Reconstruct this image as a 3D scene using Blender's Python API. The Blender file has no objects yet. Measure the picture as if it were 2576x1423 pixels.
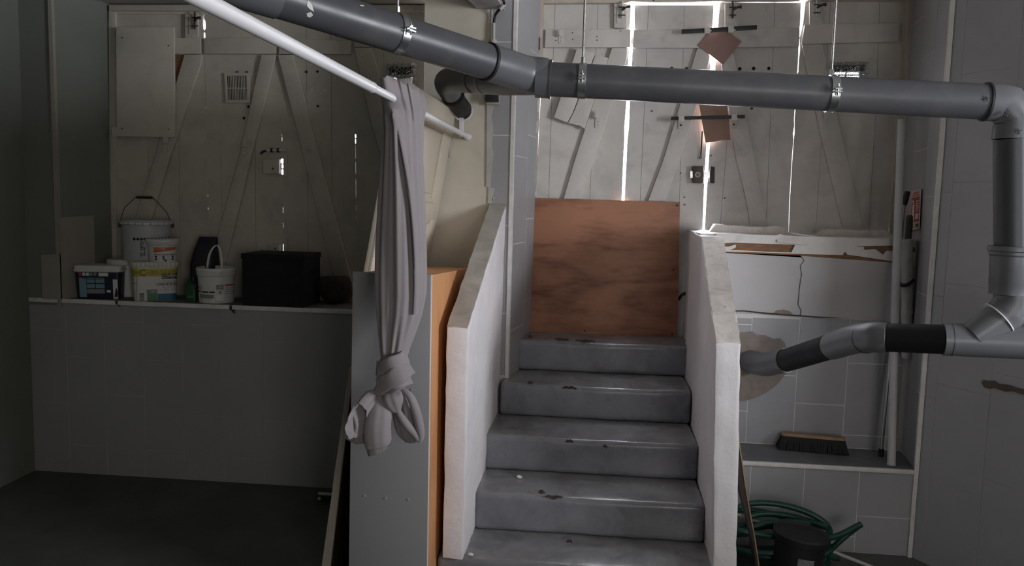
import bpy, bmesh, math, random
from mathutils import Vector, Matrix, noise
from mathutils.geometry import tessellate_polygon
random.seed(7)
C = bpy.context.scene.collection
PI = math.pi
# ------------------------------------------------------------------ camera
F, CX, CY, EYE = 2050.0, 1288.0, 711.5, 1.68          # focal length in pixels of the 2576 x 1423 frame
_d = Vector((202, 206, F)).normalized()               # world +Y (into the back wall) seen by the camera
_u = Vector((.025, 1, -(206 + 202 * .025) / F)).normalized()
_r = _d.cross(_u)
if _r.x < 0: _r = -_r
RX, RY, RZ = _r, _d, _u
cam_d = bpy.data.cameras.new('camera'); cam = bpy.data.objects.new('camera', cam_d); C.objects.link(cam)
cam_d.sensor_width = 36; cam_d.lens = F / 2576 * 36; cam_d.clip_start = .02
right = Vector((RX.x, RY.x, RZ.x)); up = Vector((RX.y, RY.y, RZ.y)); fwd = Vector((RX.z, RY.z, RZ.z))
m = Matrix((right, up, -fwd)).transposed().to_4x4(); m.translation = Vector((0, 0, EYE))
cam.matrix_world = m
bpy.context.scene.camera = cam
EYEV = Vector((0, 0, EYE))
def ray(x, y):
    v = Vector(((x - CX) / F, -(y - CY) / F, 1))
    return Vector((RX.dot(v), RY.dot(v), RZ.dot(v)))
def at(x, y, Y): d = ray(x, y); return EYEV + d * (Y / d.y)
def at_z(x, y, z): d = ray(x, y); return EYEV + d * ((z - EYE) / d.z)
def at_x(x, y, X): d = ray(x, y); return EYEV + d * (X / d.x)
def at_pl(x, y, p, n): d = ray(x, y); return EYEV + d * ((Vector(p) - EYEV).dot(n) / d.dot(n))
# ------------------------------------------------------------------ world, lights, exposure
sc = bpy.context.scene
sc.view_settings.view_transform = 'Standard'; sc.view_settings.look = 'None'
sc.view_settings.exposure = 0.0; sc.view_settings.gamma = 1; sc.view_settings.use_curve_mapping = False
w = bpy.data.worlds.new('overcast sky'); sc.world = w; w.use_nodes = True
bg = w.node_tree.nodes['Background']; bg.inputs[0].default_value = (.80, .86, 1.0, 1); bg.inputs[1].default_value = 12.0
def area(name, loc, to, sx, sy, power, col):
    l = bpy.data.lights.new(name, 'AREA'); l.shape = 'RECTANGLE'; l.size = sx; l.size_y = sy; l.energy = power; l.color = col
    o = bpy.data.objects.new(name, l); C.objects.link(o); o.location = loc
    o.rotation_euler = (Vector(to) - Vector(loc)).to_track_quat('-Z', 'Y').to_euler(); return o
area('daylight_side_window', (5.0, .95, 1.95), (-.6, 3.5, 1.2), 2.0, 1.5, 325, (.90, .93, 1.0))
area('daylight_street_door', (1.4, -1.6, 1.45), (.6, 4, 1.6), 1.3, 1.5, 30, (1.0, .955, .91))
def sky_strip(a, b, wd, rad):                      # bright sky seen through a gap between two door leaves
    pa, pb = at(*a, 4.96), at(*b, 4.96); l = bpy.data.lights.new('daylight_door_gap', 'AREA'); l.shape = 'RECTANGLE'; L = (pa - pb).length
    l.size = wd; l.size_y = L; l.energy = rad * PI * wd * L; l.color = (.84, .89, 1.0)
    o = bpy.data.objects.new('daylight_door_gap', l); C.objects.link(o); z = Vector((0, 1, 0)); y = (pa - pb).normalized(); x = y.cross(z)
    mm_ = Matrix((x, y, z)).transposed().to_4x4(); mm_.translation = (pa + pb) / 2; o.matrix_world = mm_
sky_strip((1592, 4), (1567, 505), .10, 190); sky_strip((1803, 4), (1769, 600), .10, 190); sky_strip((2020, 4), (1984, 560), .08, 190)
# ------------------------------------------------------------------ materials
def lin(c):
    return c / 12.92 if c <= .04045 else ((c + .055) / 1.055) ** 2.4
def srgb(r, g, b): return (lin(r / 255), lin(g / 255), lin(b / 255))
MATS = {}
def mat(name, col, rough=.6, var=.15, scale=4.0, bump=.15, bscale=60.0, spots=None, metal=0, stretch=(1, 1, 1), spec=.5, dirt=None, coat=0, sheen=0):
    if name in MATS: return MATS[name]
    M = bpy.data.materials.new(name); MATS[name] = M; M.use_nodes = True
    nt = M.node_tree; N = nt.nodes; L = nt.links; b = N['Principled BSDF']
    tc = N.new('ShaderNodeTexCoord'); mp = N.new('ShaderNodeMapping'); mp.inputs['Scale'].default_value = stretch
    L.new(tc.outputs['Object'], mp.inputs[0])
    def nz(s, det=6, dist=0.0, rough_=.6):
        n = N.new('ShaderNodeTexNoise'); n.inputs['Scale'].default_value = s; n.inputs['Detail'].default_value = det
        n.inputs['Roughness'].default_value = rough_; n.inputs['Distortion'].default_value = dist
        L.new(mp.outputs[0], n.inputs[0]); return n
    def ramp(src, a, c, ca, cc):
        r = N.new('ShaderNodeValToRGB'); r.color_ramp.elements[0].position = a; r.color_ramp.elements[1].position = c
        r.color_ramp.elements[0].color = (*ca, 1); r.color_ramp.elements[1].color = (*cc, 1); L.new(src, r.inputs[0]); return r
    def mix(f, a, c):
        x = N.new('ShaderNodeMix'); x.data_type = 'RGBA'; L.new(f, x.inputs[0]); L.new(a, x.inputs[6])
        if isinstance(c, tuple): x.inputs[7].default_value = (*c, 1)
        else: L.new(c, x.inputs[7])
        return x.outputs[2]
    n1 = nz(scale, 8, .4)
    r1 = ramp(n1.outputs[0], .3, .7, tuple(v * (1 - var) for v in col), tuple(min(1, v * (1 + var)) for v in col))
    out = r1.outputs[0]
    if dirt:                                   # broad soft staining: (colour, amount, scale)
        n = nz(dirt[2], 8, .8); r = ramp(n.outputs[0], .5, .8, (0, 0, 0), (dirt[1],) * 3); out = mix(r.outputs[0], out, dirt[0])
    for sp in (spots or []):                   # small hard-edged wear: (colour, threshold, scale)
        n = nz(sp[2], 5, .6); r = ramp(n.outputs[0], sp[1], sp[1] + .03, (0, 0, 0), (1, 1, 1)); out = mix(r.outputs[0], out, sp[0])
    L.new(out, b.inputs['Base Color'])
    b.inputs['Roughness'].default_value = rough; b.inputs['Metallic'].default_value = metal
    b.inputs['Specular IOR Level'].default_value = spec
    if sheen: b.inputs['Sheen Weight'].default_value = sheen
    if rough < .95:
        rr = N.new('ShaderNodeMapRange'); rr.inputs[3].default_value = max(.03, rough - .1); rr.inputs[4].default_value = min(1, rough + .12)
        nr = nz(scale * 2.3, 6); L.new(nr.outputs[0], rr.inputs[0]); L.new(rr.outputs[0], b.inputs['Roughness'])
    if bump:
        n = nz(bscale, 8); bp = N.new('ShaderNodeBump'); bp.inputs['Strength'].default_value = bump; bp.inputs['Distance'].default_value = .01
        L.new(n.outputs[0], bp.inputs['Height']); L.new(bp.outputs[0], b.inputs['Normal'])
    return M
def wood(name, c0, c1, sx=1.2, sz=11.0, rough=.55, axis='Z', rings=True):
    M = bpy.data.materials.new(name); MATS[name] = M; M.use_nodes = True
    nt = M.node_tree; N = nt.nodes; L = nt.links; b = N['Principled BSDF']
    tc = N.new('ShaderNodeTexCoord'); mp = N.new('ShaderNodeMapping')
    mp.inputs['Scale'].default_value = {'Z': (sx, sx, sz), 'X': (sz, sz, sx)}[axis]; L.new(tc.outputs['Object'], mp.inputs[0])
    n0 = N.new('ShaderNodeTexNoise'); n0.inputs['Scale'].default_value = 1.0; n0.inputs['Detail'].default_value = 10; n0.inputs['Distortion'].default_value = 1.4
    n1 = N.new('ShaderNodeTexNoise'); n1.inputs['Scale'].default_value = 9.0; n1.inputs['Detail'].default_value = 8
    n2 = N.new('ShaderNodeTexNoise'); n2.inputs['Scale'].default_value = 2.6; n2.inputs['Detail'].default_value = 4; n2.inputs['Distortion'].default_value = .6
    L.new(mp.outputs[0], n0.inputs[0]); L.new(mp.outputs[0], n1.inputs[0]); L.new(tc.outputs['Object'], n2.inputs[0])
    ma = N.new('ShaderNodeMath'); ma.operation = 'MULTIPLY_ADD'; ma.inputs[1].default_value = .35; L.new(n1.outputs[0], ma.inputs[0]); L.new(n0.outputs[0], ma.inputs[2])
    mb = N.new('ShaderNodeMath'); mb.operation = 'MULTIPLY_ADD'; mb.inputs[1].default_value = .55; L.new(n2.outputs[0], mb.inputs[0]); L.new(ma.outputs[0], mb.inputs[2])
    r = N.new('ShaderNodeValToRGB'); r.color_ramp.elements[0].position = .62; r.color_ramp.elements[1].position = 1.18 if False else 1.0
    r.color_ramp.elements[0].color = (*c0, 1); r.color_ramp.elements[1].color = (*c1, 1); L.new(mb.outputs[0], r.inputs[0])
    L.new(r.outputs[0], b.inputs['Base Color']); b.inputs['Roughness'].default_value = rough
    bp = N.new('ShaderNodeBump'); bp.inputs['Strength'].default_value = .12; bp.inputs['Distance'].default_value = .004
    L.new(ma.outputs[0], bp.inputs['Height']); L.new(bp.outputs[0], b.inputs['Normal']); return M
DIRT = (.10, .085, .07)
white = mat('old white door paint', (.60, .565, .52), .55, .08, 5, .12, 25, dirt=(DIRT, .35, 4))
white_l = mat('darker left door paint', (.48, .44, .375), .6, .08, 5, .12, 25, dirt=(DIRT, .35, 4))  # door white in a darker tone for the left doors and fittings
white2 = mat('white door paint greyer', (.62, .59, .56), .5, .08, 5, .12, 25, spots=[((.16, .13, .10), .735, 9)], dirt=(DIRT, .35, 6))
frame_m = mat('flaking frame paint', (.52, .46, .38), .6, .15, 10, .3, 40, spots=[((.06, .05, .04), .70, 26)])
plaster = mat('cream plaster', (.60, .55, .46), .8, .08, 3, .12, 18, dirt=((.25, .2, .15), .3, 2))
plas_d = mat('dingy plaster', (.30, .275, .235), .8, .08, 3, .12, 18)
plas_w = mat('white plaster', (.44, .415, .415), .75, .06, 3, .12, 14, dirt=((.3, .26, .22), .35, 4))
cheek_m = mat('rough white parapet paint', (.82, .78, .79), .5, .06, 6, .42, 13, spots=[((.30, .26, .23), .745, 30)])
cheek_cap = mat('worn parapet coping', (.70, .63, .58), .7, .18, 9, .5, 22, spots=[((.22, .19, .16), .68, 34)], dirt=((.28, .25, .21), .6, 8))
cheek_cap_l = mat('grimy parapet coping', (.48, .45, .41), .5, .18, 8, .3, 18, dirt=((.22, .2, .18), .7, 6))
tile_m = mat('grey wall tile', (.33, .326, .336), .42, .06, 2, .03, 30, dirt=((.2, .19, .18), .25, 3))
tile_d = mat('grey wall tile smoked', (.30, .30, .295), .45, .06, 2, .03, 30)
grout = mat('pale grout', (.62, .60, .57), .85, .1, 6, .1, 80)
grout_d = mat('grubby grout', (.36, .35, .33), .85, .15, 6, .1, 80)
wall_dk = mat('dingy green grey paint', (.165, .175, .15), .7, .08, 2, .1, 20)
wall_gen = mat('grey painted masonry', (.20, .195, .19), .8, .08, 2, .1, 20)
floor_m = mat('dark concrete floor', (.082, .09, .08), .6, .25, 2, .2, 25, dirt=((.04, .04, .035), .6, 3))
ceil_m = mat('ceiling plaster', (.42, .40, .36), .85, .08, 2, .1, 15)
step_m = mat('grey floor paint', (.215, .217, .24), .28, .16, 5, .10, 22, dirt=((.075, .07, .06), .55, 3.5), spots=[((.045, .035, .028), .715, 22), ((.30, .28, .26), .79, 45)])
tread_m = mat('scuffed tread paint', (.215, .212, .212), .22, .25, 6, .16, 26, dirt=((.06, .052, .045), .65, 4.2), spots=[((.05, .038, .03), .70, 24), ((.30, .28, .26), .79, 45)])
chip_m = mat('bare worn concrete', (.05, .035, .028), .8, .3, 30, .3, 60)
crumb_m = mat('plaster crumb', (.75, .72, .68), .8, .05, 20, .3, 60)
pvc = mat('grey pvc', (.080, .081, .089), .36, .06, 6, .03, 60, dirt=((.22, .2, .18), .25, 5))
pvc_d = mat('dark grey pvc', (.013, .0135, .015), .55, .08, 6, .03, 60, spec=.25)
pvc_f = mat('grey pvc fitting', (.125, .128, .137), .36, .05, 6, .02, 60)
rubber = mat('black rubber', (.012, .011, .011), .6, .1, 10, 0)
zinc = mat('zinc plated steel', (.62, .64, .66), .28, .12, 14, .08, 40, metal=1)
rod_steel = mat('threaded steel rod', (.42, .41, .39), .38, .1, 40, .3, 200, metal=1)
rod_w = mat('white enamelled tube', (.80, .78, .79), .32, .02, 3, 0)
fabric = mat('mauve grey curtain cloth', (.275, .243, .25), .85, .05, 5, .05, 300, sheen=.25)
fab_stain = mat('curtain hem', (.25, .222, .215), .9, .15, 20, .06, 200)
board_grey = mat('grey painted board', (.27, .262, .265), .62, .03, 2, .03, 80)
edge_w = mat('white board edge', (.72, .70, .70), .6, .05, 6, .1)
orange = wood('orange plywood', (.42, .17, .062), (.60, .29, .125), .8, 2.2, .6, 'X')
ply = wood('brown shuttering plywood', (.125, .036, .018), (.40, .185, .105), 1.1, 5, .5, 'Z')
hardb = mat('brown hardboard', (.34, .205, .175), .7, .12, 9, .1, 60)
timber = mat('bare old timber', (.22, .115, .062), .8, .3, 14, .4, 40, stretch=(1, 1, 6), spots=[((.07, .04, .03), .68, 20)])
darkwood = mat('dark thin batten', (.030, .019, .014), .6, .2, 10, .1)
palewood = mat('dirty pale board edge', (.40, .36, .31), .8, .12, 9, .2, 30, spots=[((.14, .1, .07), .70, 16)])
black_iron = mat('black painted iron', (.018, .019, .022), .45, .3, 30, .2, 60)
hole_m = mat('hole shade black', (.006, .005, .005), .9, 0, 1, 0)  # flat black painted for the shade inside holes and vents
grime = mat('greasy iron', (.05, .045, .04), .6, .4, 30, .3, 60, metal=.4)
brown_pl = mat('brown lock case', (.075, .05, .042), .45, .2, 20, .1)
chrome = mat('chrome', (.75, .75, .75), .18, .03, 10, 0, metal=1)
galv = mat('galvanised wire', (.42, .42, .42), .4, .1, 40, 0, metal=1)
mortar = mat('bare mortar', (.215, .18, .155), .95, .18, 12, .6, 30, dirt=((.16, .13, .11), .5, 8))
brick_m = mat('damp brick dirt', (.05, .034, .026), .95, .4, 14, .7, 30)
pl_white = mat('white plastic', (.62, .61, .58), .42, .05, 6, .04, 40)
pl_white2 = mat('white plastic pail', (.42, .425, .44), .4, .05, 6, .04, 40)
navy = mat('navy plastic', (.012, .014, .035), .4, .1, 6, 0)
ltblue = mat('pale blue print', (.17, .28, .34), .5, .06, 20, 0)
yellow = mat('yellow print', (.44, .36, .05), .5, .08, 12, 0)
blackp = mat('black print', (.012, .012, .014), .5, 0, 1, 0)
greyp = mat('grey print', (.22, .22, .23), .5, .1, 30, 0)
teal = mat('blue green print', (.03, .12, .20), .5, .2, 12, 0)
greenp = mat('green print', (.07, .19, .08), .5, .3, 12, 0)
orangep = mat('orange print', (.50, .13, .05), .5, .05, 10, 0)
redp = mat('red print', (.42, .045, .04), .5, .1, 20, 0)
whitep = mat('white print', (.68, .66, .63), .5, .04, 10, 0)
signcream = mat('cream print', (.55, .5, .38), .5, .05, 10, 0)
blackbox = mat('matt black board', (.0045, .0045, .005), .85, .2, 10, .05)
bagblue = mat('dark blue sack', (.012, .012, .022), .55, .3, 12, .3, 30)
bagor = mat('orange sack print', (.17, .065, .035), .6, .2, 12, .2)
jerry = mat('green plastic', (.012, .07, .025), .4, .1, 8, 0)
hose_m = mat('green rubber hose', (.006, .048, .031), .42, .15, 20, .05, 60)
bristle = mat('black bristle', (.008, .008, .009), .8, .3, 40, .2)
brushw = mat('brush block wood', (.30, .19, .11), .7, .2, 14, .2)
alu = mat('dull aluminium', (.38, .38, .38), .4, .06, 20, .02, metal=1)
pole_w = mat('grey white plastic pipe', (.44, .44, .44), .5, .06, 6, .05)
tubm = mat('black rubber tub', (.011, .011, .012), .6, .2, 14, .1)
lag = mat('pipe lagging', (.42, .40, .38), .9, .15, 12, .5, 30)
dooroak = mat('cream gloss door', (.62, .55, .44), .45, .05, 4, .06, 20, spots=[((.10, .05, .03), .77, 11)])
tapegrey = mat('cable grey', (.45, .42, .37), .5, .1, 10, 0)
ledge_top = mat('dusty ledge', (.14, .14, .145), .7, .25, 8, .2, 30)
sill_lit = mat('tile shelf', (.13, .135, .14), .5, .2, 6, .1, 30, spots=[((.4, .39, .38), .76, 30)])
trim_m = mat('white tile trim', (.66, .63, .60), .5, .12, 14, .15, 40, spots=[((.12, .06, .04), .78, 22)])
# ------------------------------------------------------------------ mesh helpers
OFF = {}
class MB:
    def __init__(s): s.v = []; s.f = []
    def add(s, vs, fs):
        k = len(s.v); s.v += [Vector(q) for q in vs]; s.f += [tuple(k + i for i in f) for f in fs]; return s
    def hexa(s, p):                            # 8 corners: bottom 4 ccw, top 4
        return s.add(p, [(0, 3, 2, 1), (4, 5, 6, 7), (0, 1, 5, 4), (1, 2, 6, 5), (2, 3, 7, 6), (3, 0, 4, 7)])
    def box(s, a, b):
        x0, y0, z0 = a; x1, y1, z1 = b
        return s.hexa([(x0, y0, z0), (x1, y0, z0), (x1, y1, z0), (x0, y1, z0), (x0, y0, z1), (x1, y0, z1), (x1, y1, z1), (x0, y1, z1)])
    def obox(s, c, ax, ay, az):                # centre and half axes
        c, ax, ay, az = map(Vector, (c, ax, ay, az))
        return s.hexa([c - ax - ay - az, c + ax - ay - az, c + ax + ay - az, c - ax + ay - az, c - ax - ay + az, c + ax - ay + az, c + ax + ay + az, c - ax + ay + az])
    def prism(s, front, ext, holes=()):        # planar polygon (world points) + extrusion vector, with holes
        loops = [[Vector(q) for q in front]] + [[Vector(q) for q in h] for h in holes]; ext = Vector(ext)
        fl = [q for l in loops for q in l]; n = len(fl)
        tris = tessellate_polygon(loops)
        vs = fl + [q + ext for q in fl]; fs = []
        for t in tris: fs.append(tuple(t)); fs.append(tuple(i + n for i in reversed(t)))
        k = 0
        for l in loops:
            for i in range(len(l)): a, b = k + i, k + (i + 1) % len(l); fs.append((a, b, b + n, a + n))
            k += len(l)
        return s.add(vs, fs)
    def loft(s, rings, cap=True, closed=False):
        n = len(rings[0]); vs = [q for r in rings for q in r]; fs = []; m_ = len(rings)
        for i in range(m_ if closed else m_ - 1):
            for j in range(n):
                a = i * n + j; b = i * n + (j + 1) % n; i2 = ((i + 1) % m_) * n
                fs.append((a, b, i2 + (j + 1) % n, i2 + j))
        if cap and not closed: fs.append(tuple(range(n))[::-1]); fs.append(tuple((m_ - 1) * n + j for j in range(n)))
        return s.add(vs, fs)
    def tube(s, pts, r, n=16, cap=True, closed=False):
        pts = [Vector(q) for q in pts]; m_ = len(pts); rings = []; prev = None
        for i, q in enumerate(pts):
            if closed: t = pts[(i + 1) % m_] - pts[i - 1]
            else: t = pts[min(i + 1, m_ - 1)] - pts[max(i - 1, 0)]
            t.normalize()
            if prev is None: a = t.orthogonal().normalized()
            else: a = (prev - t * prev.dot(t)).normalized()
            prev = a; b = t.cross(a); rr = r[i] if isinstance(r, (list, tuple)) else r
            rings.append([q + (a * math.cos(2 * PI * k / n) + b * math.sin(2 * PI * k / n)) * rr for k in range(n)])
        return s.loft(rings, cap, closed)
    def cyl(s, a, b, r, n=16): return s.tube([a, b], r, n)
    def ring(s, c, axis, r0, r1, wd, n=28):    # flat hoop round an axis
        axis = Vector(axis).normalized(); a = axis.orthogonal().normalized(); b = axis.cross(a); c = Vector(c); rings = []
        for k in range(n):
            d = a * math.cos(2 * PI * k / n) + b * math.sin(2 * PI * k / n)
            rings.append([c + d * r0 - axis * wd / 2, c + d * r1 - axis * wd / 2, c + d * r1 + axis * wd / 2, c + d * r0 + axis * wd / 2])
        return s.loft(rings, False, True)
    def lathe(s, c, prof, n=40): # prof [(r,z)]
        c = Vector(c); return s.loft([[c + Vector((r * math.sin(2 * PI * k / n), -r * math.cos(2 * PI * k / n), z)) for k in range(n)] for r, z in prof])
    def build(s, name, m_, parent=None, bevel=0, seg=2, cut=0, rough=0, rs=8, ang=35, loc=None, flat=False, sub=0):
        bm = bmesh.new(); vv = [bm.verts.new(q) for q in s.v]
        for f in s.f:
            try: bm.faces.new([vv[i] for i in f])
            except ValueError: pass
        bmesh.ops.remove_doubles(bm, verts=bm.verts, dist=1e-5)
        bmesh.ops.recalc_face_normals(bm, faces=bm.faces)
        if bevel:
            bmesh.ops.bevel(bm, geom=[e for e in bm.edges if len(e.link_faces) == 2 and e.calc_face_angle(0) > .6], offset=bevel, segments=seg, affect='EDGES', profile=.6)
        if cut:
            lo = Vector([min(v.co[i] for v in bm.verts) for i in range(3)]); hi = Vector([max(v.co[i] for v in bm.verts) for i in range(3)])
            for ax in range(3):
                no = Vector((0, 0, 0)); no[ax] = 1; k = lo[ax] + cut
                while k < hi[ax] - cut * .3:
                    bmesh.ops.bisect_plane(bm, geom=bm.verts[:] + bm.edges[:] + bm.faces[:], plane_co=no * k, plane_no=no); k += cut
        if rough:
            for v in bm.verts: v.co += noise.noise_vector(v.co * rs) * rough + noise.noise_vector(v.co * rs * 3.1) * rough * .4
        o_ = Vector((0, 0, 0))
        if parent is not None: o_ = OFF[parent.name]
        elif loc is not None: o_ = Vector(loc)
        for v in bm.verts: v.co -= o_
        me = bpy.data.meshes.new(name); bm.to_mesh(me); bm.free(); me.materials.append(m_)
        if not flat:
            me.polygons.foreach_set('use_smooth', [True] * len(me.polygons)); me.set_sharp_from_angle(angle=math.radians(ang))
        o = bpy.data.objects.new(name, me); C.objects.link(o)
        if parent is not None: o.parent = parent
        elif loc is not None: o.location = o_
        OFF[o.name] = o_
        return o
def tag(o, label=None, cat=None, group=None, kind=None):
    if label: o['label'] = label
    if cat: o['category'] = cat
    if group: o['group'] = group
    if kind: o['kind'] = kind
    return o
def thing(name, label, cat, loc=(0, 0, 0), group=None, kind=None):
    o = bpy.data.objects.new(name, None); C.objects.link(o); o.location = loc; o.empty_display_size = .05
    OFF[o.name] = Vector(loc); return tag(o, label, cat, group, kind)
def struct(name, label, loc=(0, 0, 0)):
    o = bpy.data.objects.new(name, None); C.objects.link(o); o.location = loc; OFF[o.name] = Vector(loc)
    o['kind'] = 'structure'; o['label'] = label; return o
def px(pts, Y): return [at(x, y, Y) for x, y in pts]
def text_geo(s, size):
    cu = bpy.data.curves.new('t', 'FONT'); cu.body = s; cu.size = size; cu.resolution_u = 2; cu.align_x = 'CENTER'
    ob = bpy.data.objects.new('t', cu); C.objects.link(ob); dg = bpy.context.evaluated_depsgraph_get(); dg.update()
    me = ob.evaluated_get(dg).to_mesh(); vs = [v.co.copy() for v in me.vertices]; fs = [tuple(p.vertices) for p in me.polygons]
    ob.evaluated_get(dg).to_mesh_clear(); bpy.data.objects.remove(ob); bpy.data.curves.remove(cu); return vs, fs
def resample(pts, n):                           # Catmull-Rom through points
    pts = [Vector(q) for q in pts]; out = []
    for i in range(len(pts) - 1):
        p0, p1, p2, p3 = pts[max(i - 1, 0)], pts[i], pts[i + 1], pts[min(i + 2, len(pts) - 1)]
        for k in range(n):
            t = k / n; out.append(.5 * ((2 * p1) + (p2 - p0) * t + (2 * p0 - 5 * p1 + 4 * p2 - p3) * t * t + (3 * p1 - p0 - 3 * p2 + p3) * t ** 3))
    out.append(pts[-1]); return out
# ================================================================== THE SHELL
DL, DR = 4.80, 4.85                              # inner faces of the left and right street doors
MB().box((-3.6, -2.2, -.1), (5.4, 5.0, 0)).build('floor', floor_m)
tag(bpy.data.objects['floor'], 'dark grey concrete floor', kind='structure')
MB().box((-3.6, -2.2, 3.05), (5.4, 5.0, 3.15)).build('ceiling', ceil_m); tag(bpy.data.objects['ceiling'], 'plaster ceiling', kind='structure')
wl = struct('wall_left', 'dark green grey side wall at the left edge')
MB().box((-3.45, -2.2, 0), (-3.25, 5.0, 3.05)).build('wall_face', wall_dk, wl)
MB().prism([(-3.25, 4.42, 1.0), (-3.052, 4.42, 1.0), (-2.95, 4.80, 1.0), (-2.95, 5.0, 1.0), (-3.25, 5.0, 1.0)], (0, 0, 2.05)).build('niche_jamb', wall_dk, wl)
MB().prism([(-3.062, 4.405, 1.0), (-3.04, 4.405, 1.0), (-3.04, 4.43, 1.0), (-3.062, 4.43, 1.0)], (0, 0, 2.05)).build('corner_strip', plas_d, wl)
# pale plaster patch wrapped round the foot of that corner, in two heights
nj = Vector((.38, -.102, 0)).normalized()        # normal of the splayed jamb
pA, pB = Vector((-3.052, 4.42, 0)), Vector((-2.95, 4.80, 0))
q0, q1 = pA + nj * .0, pA + (pB - pA) * .60
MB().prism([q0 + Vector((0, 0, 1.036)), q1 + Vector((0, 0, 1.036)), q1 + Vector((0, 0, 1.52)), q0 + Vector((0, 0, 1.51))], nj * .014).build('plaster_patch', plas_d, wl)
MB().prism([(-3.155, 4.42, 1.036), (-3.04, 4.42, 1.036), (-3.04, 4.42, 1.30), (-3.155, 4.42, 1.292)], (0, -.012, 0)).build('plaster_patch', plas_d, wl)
def tiles(parent, P, us, vss, m_, th=.0016, gap=.0045, name='tile'):
    """columns us[i]..us[i+1], each with its own row edges vss[i]; P(u, v, depth) -> world"""
    for i in range(len(us) - 1):
        ve = vss[i]
        for k in range(len(ve) - 1):
            u0, u1, v0, v1 = us[i] + gap / 2, us[i + 1] - gap / 2, ve[k] + gap / 2, ve[k + 1] - gap / 2
            if u1 - u0 < .01 or v1 - v0 < .01: continue
            t = th + random.uniform(-.0004, .0004); c = .0008
            vs = [P(u0, v0, 0), P(u1, v0, 0), P(u1, v1, 0), P(u0, v1, 0), P(u0, v0, t - c), P(u1, v0, t - c), P(u1, v1, t - c), P(u0, v1, t - c),
                  P(u0 + c, v0 + c, t), P(u1 - c, v0 + c, t), P(u1 - c, v1 - c, t), P(u0 + c, v1 - c, t)]
            fs = [(0, 1, 5, 4), (1, 2, 6, 5), (2, 3, 7, 6), (3, 0, 4, 7), (4, 5, 9, 8), (5, 6, 10, 9), (6, 7, 11, 10), (7, 4, 8, 11), (8, 9, 10, 11)]
            MB().add(vs, fs).build(name, m_, parent)
# left ledge: low wall under the left doors
wb = struct('wall_back_left', 'low grey tiled wall under the dark left doors')
MB().prism([(-3.25, 4.426, 0), (-.9, 4.426, 0), (-.9, 4.79, 0), (-3.25, 4.79, 0)], (0, 0, 1.034)).build('wall_core', grout_d, wb)
cols = [-3.245] + [at(x, 950, 4.42).x for x in (76, 169, 264, 361, 459, 560, 663, 768)] + [-1.17, -.95]
seams = {0: [0, 1.02], 1: [0, .45, .88, 1.02]}
def zy(y, x=700): return at(x, y, 4.42).z
rows = [[0, .21, .64, 1.02], [0, .42, .86, 1.02], [0, zy(1120, 215), .70, 1.02], [0, .485, .92, 1.02], [0, zy(1129, 310), .70, 1.02], [0, zy(1040, 410), .92, 1.02],
        [0, zy(1147, 510), zy(953, 510), 1.02], [0, zy(1056, 610), zy(855, 610), 1.02], [0, zy(1162, 715), zy(960, 715), 1.02], [0, zy(1072, 830), zy(867, 830), 1.02], [0, .2, .64, 1.02]]
rows = rows[:len(cols) - 1]
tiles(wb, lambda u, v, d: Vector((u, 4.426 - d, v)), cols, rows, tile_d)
MB().box((-3.25, 4.43, 1.034), (-.9, 4.79, 1.038)).build('ledge_top', ledge_top, wb)
x0 = -3.245
for x1 in (at(296, 757, 4.42).x, at(583, 770, 4.42).x, -.92):   # pale nosing strip in three lengths
    MB().box((x0, 4.412, 1.017), (x1 - .012, 4.432, 1.041)).build('edge_strip', trim_m, wb, bevel=.002); x0 = x1 + .004
for (x, y, s_) in ((297, 763, .018), (585, 778, .024)):
    c = at(x, y, 4.418); MB().prism([c + Vector((dx * s_, 0, dz * s_)) for dx, dz in ((-1, .7), (.8, .9), (1.1, .2), (.5, -.2), (.6, -1.1), (.1, -.7), (-.2, -.3), (-.8, .1))], (0, -.003, 0)).build('rust_patch', brick_m, wb)
# header over the left doors and over the right doors
wh = struct('wall_back_upper', 'lintel masonry above the street doors')
MB().box((-3.25, 4.43, 2.79), (-.905, 5.0, 3.05)).build('lintel', ceil_m, wh)
MB().box((-.335, 4.88, 2.85), (1.9, 5.0, 3.05)).build('lintel', ceil_m, wh)
MB().box((-3.25, 4.886, 0), (1.9, 5.0, .875)).build('footing', ceil_m, wh)
# central pillar
wp = struct('wall_pillar', 'cream plastered pillar with a grey tile strip between the two pairs of doors')
MB().prism([(-.905, 4.31, 0), (-.425, 4.31, 0), (-.338, 4.85, 0), (-.338, 5.0, 0), (-.905, 5.0, 0)], (0, 0, 3.05)).build('masonry', plaster, wp)
xs = at(1230, 400, 4.3).x
zs = [at(1265, y, 4.3).z for y in (945, 788, 567, 340, 105)] + [3.05]
MB().box((xs - .004, 4.304, .72), (-.425, 4.312, 3.05)).build('grout_bed', grout, wp)
tiles(wp, lambda u, v, d: Vector((u, 4.305 - d, v)), [xs, -.432], [zs], tile_m)
for i, (a, b, c_, d_) in enumerate(((1222, 262, 1238, 470), (1226, 470, 1240, 515))):   # ragged filler smeared over the plaster edge
    MB().prism(px([(a + 3, b), (c_ + 5, b + 4), (c_ - 2, b + 30), (c_ + 3, b + 60), (c_ - 1, b + (d_ - b) * .5), (c_ + 4, b + (d_ - b) * .6), (c_ - 1, b + (d_ - b) * .8), (c_ - 4, d_), (a + 1, d_)], 4.303), (0, -.002, 0)).build('filler_patch', mat('grey filler', (.46, .445, .42), .85, .1, 8, .2, 30), wp)
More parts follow.
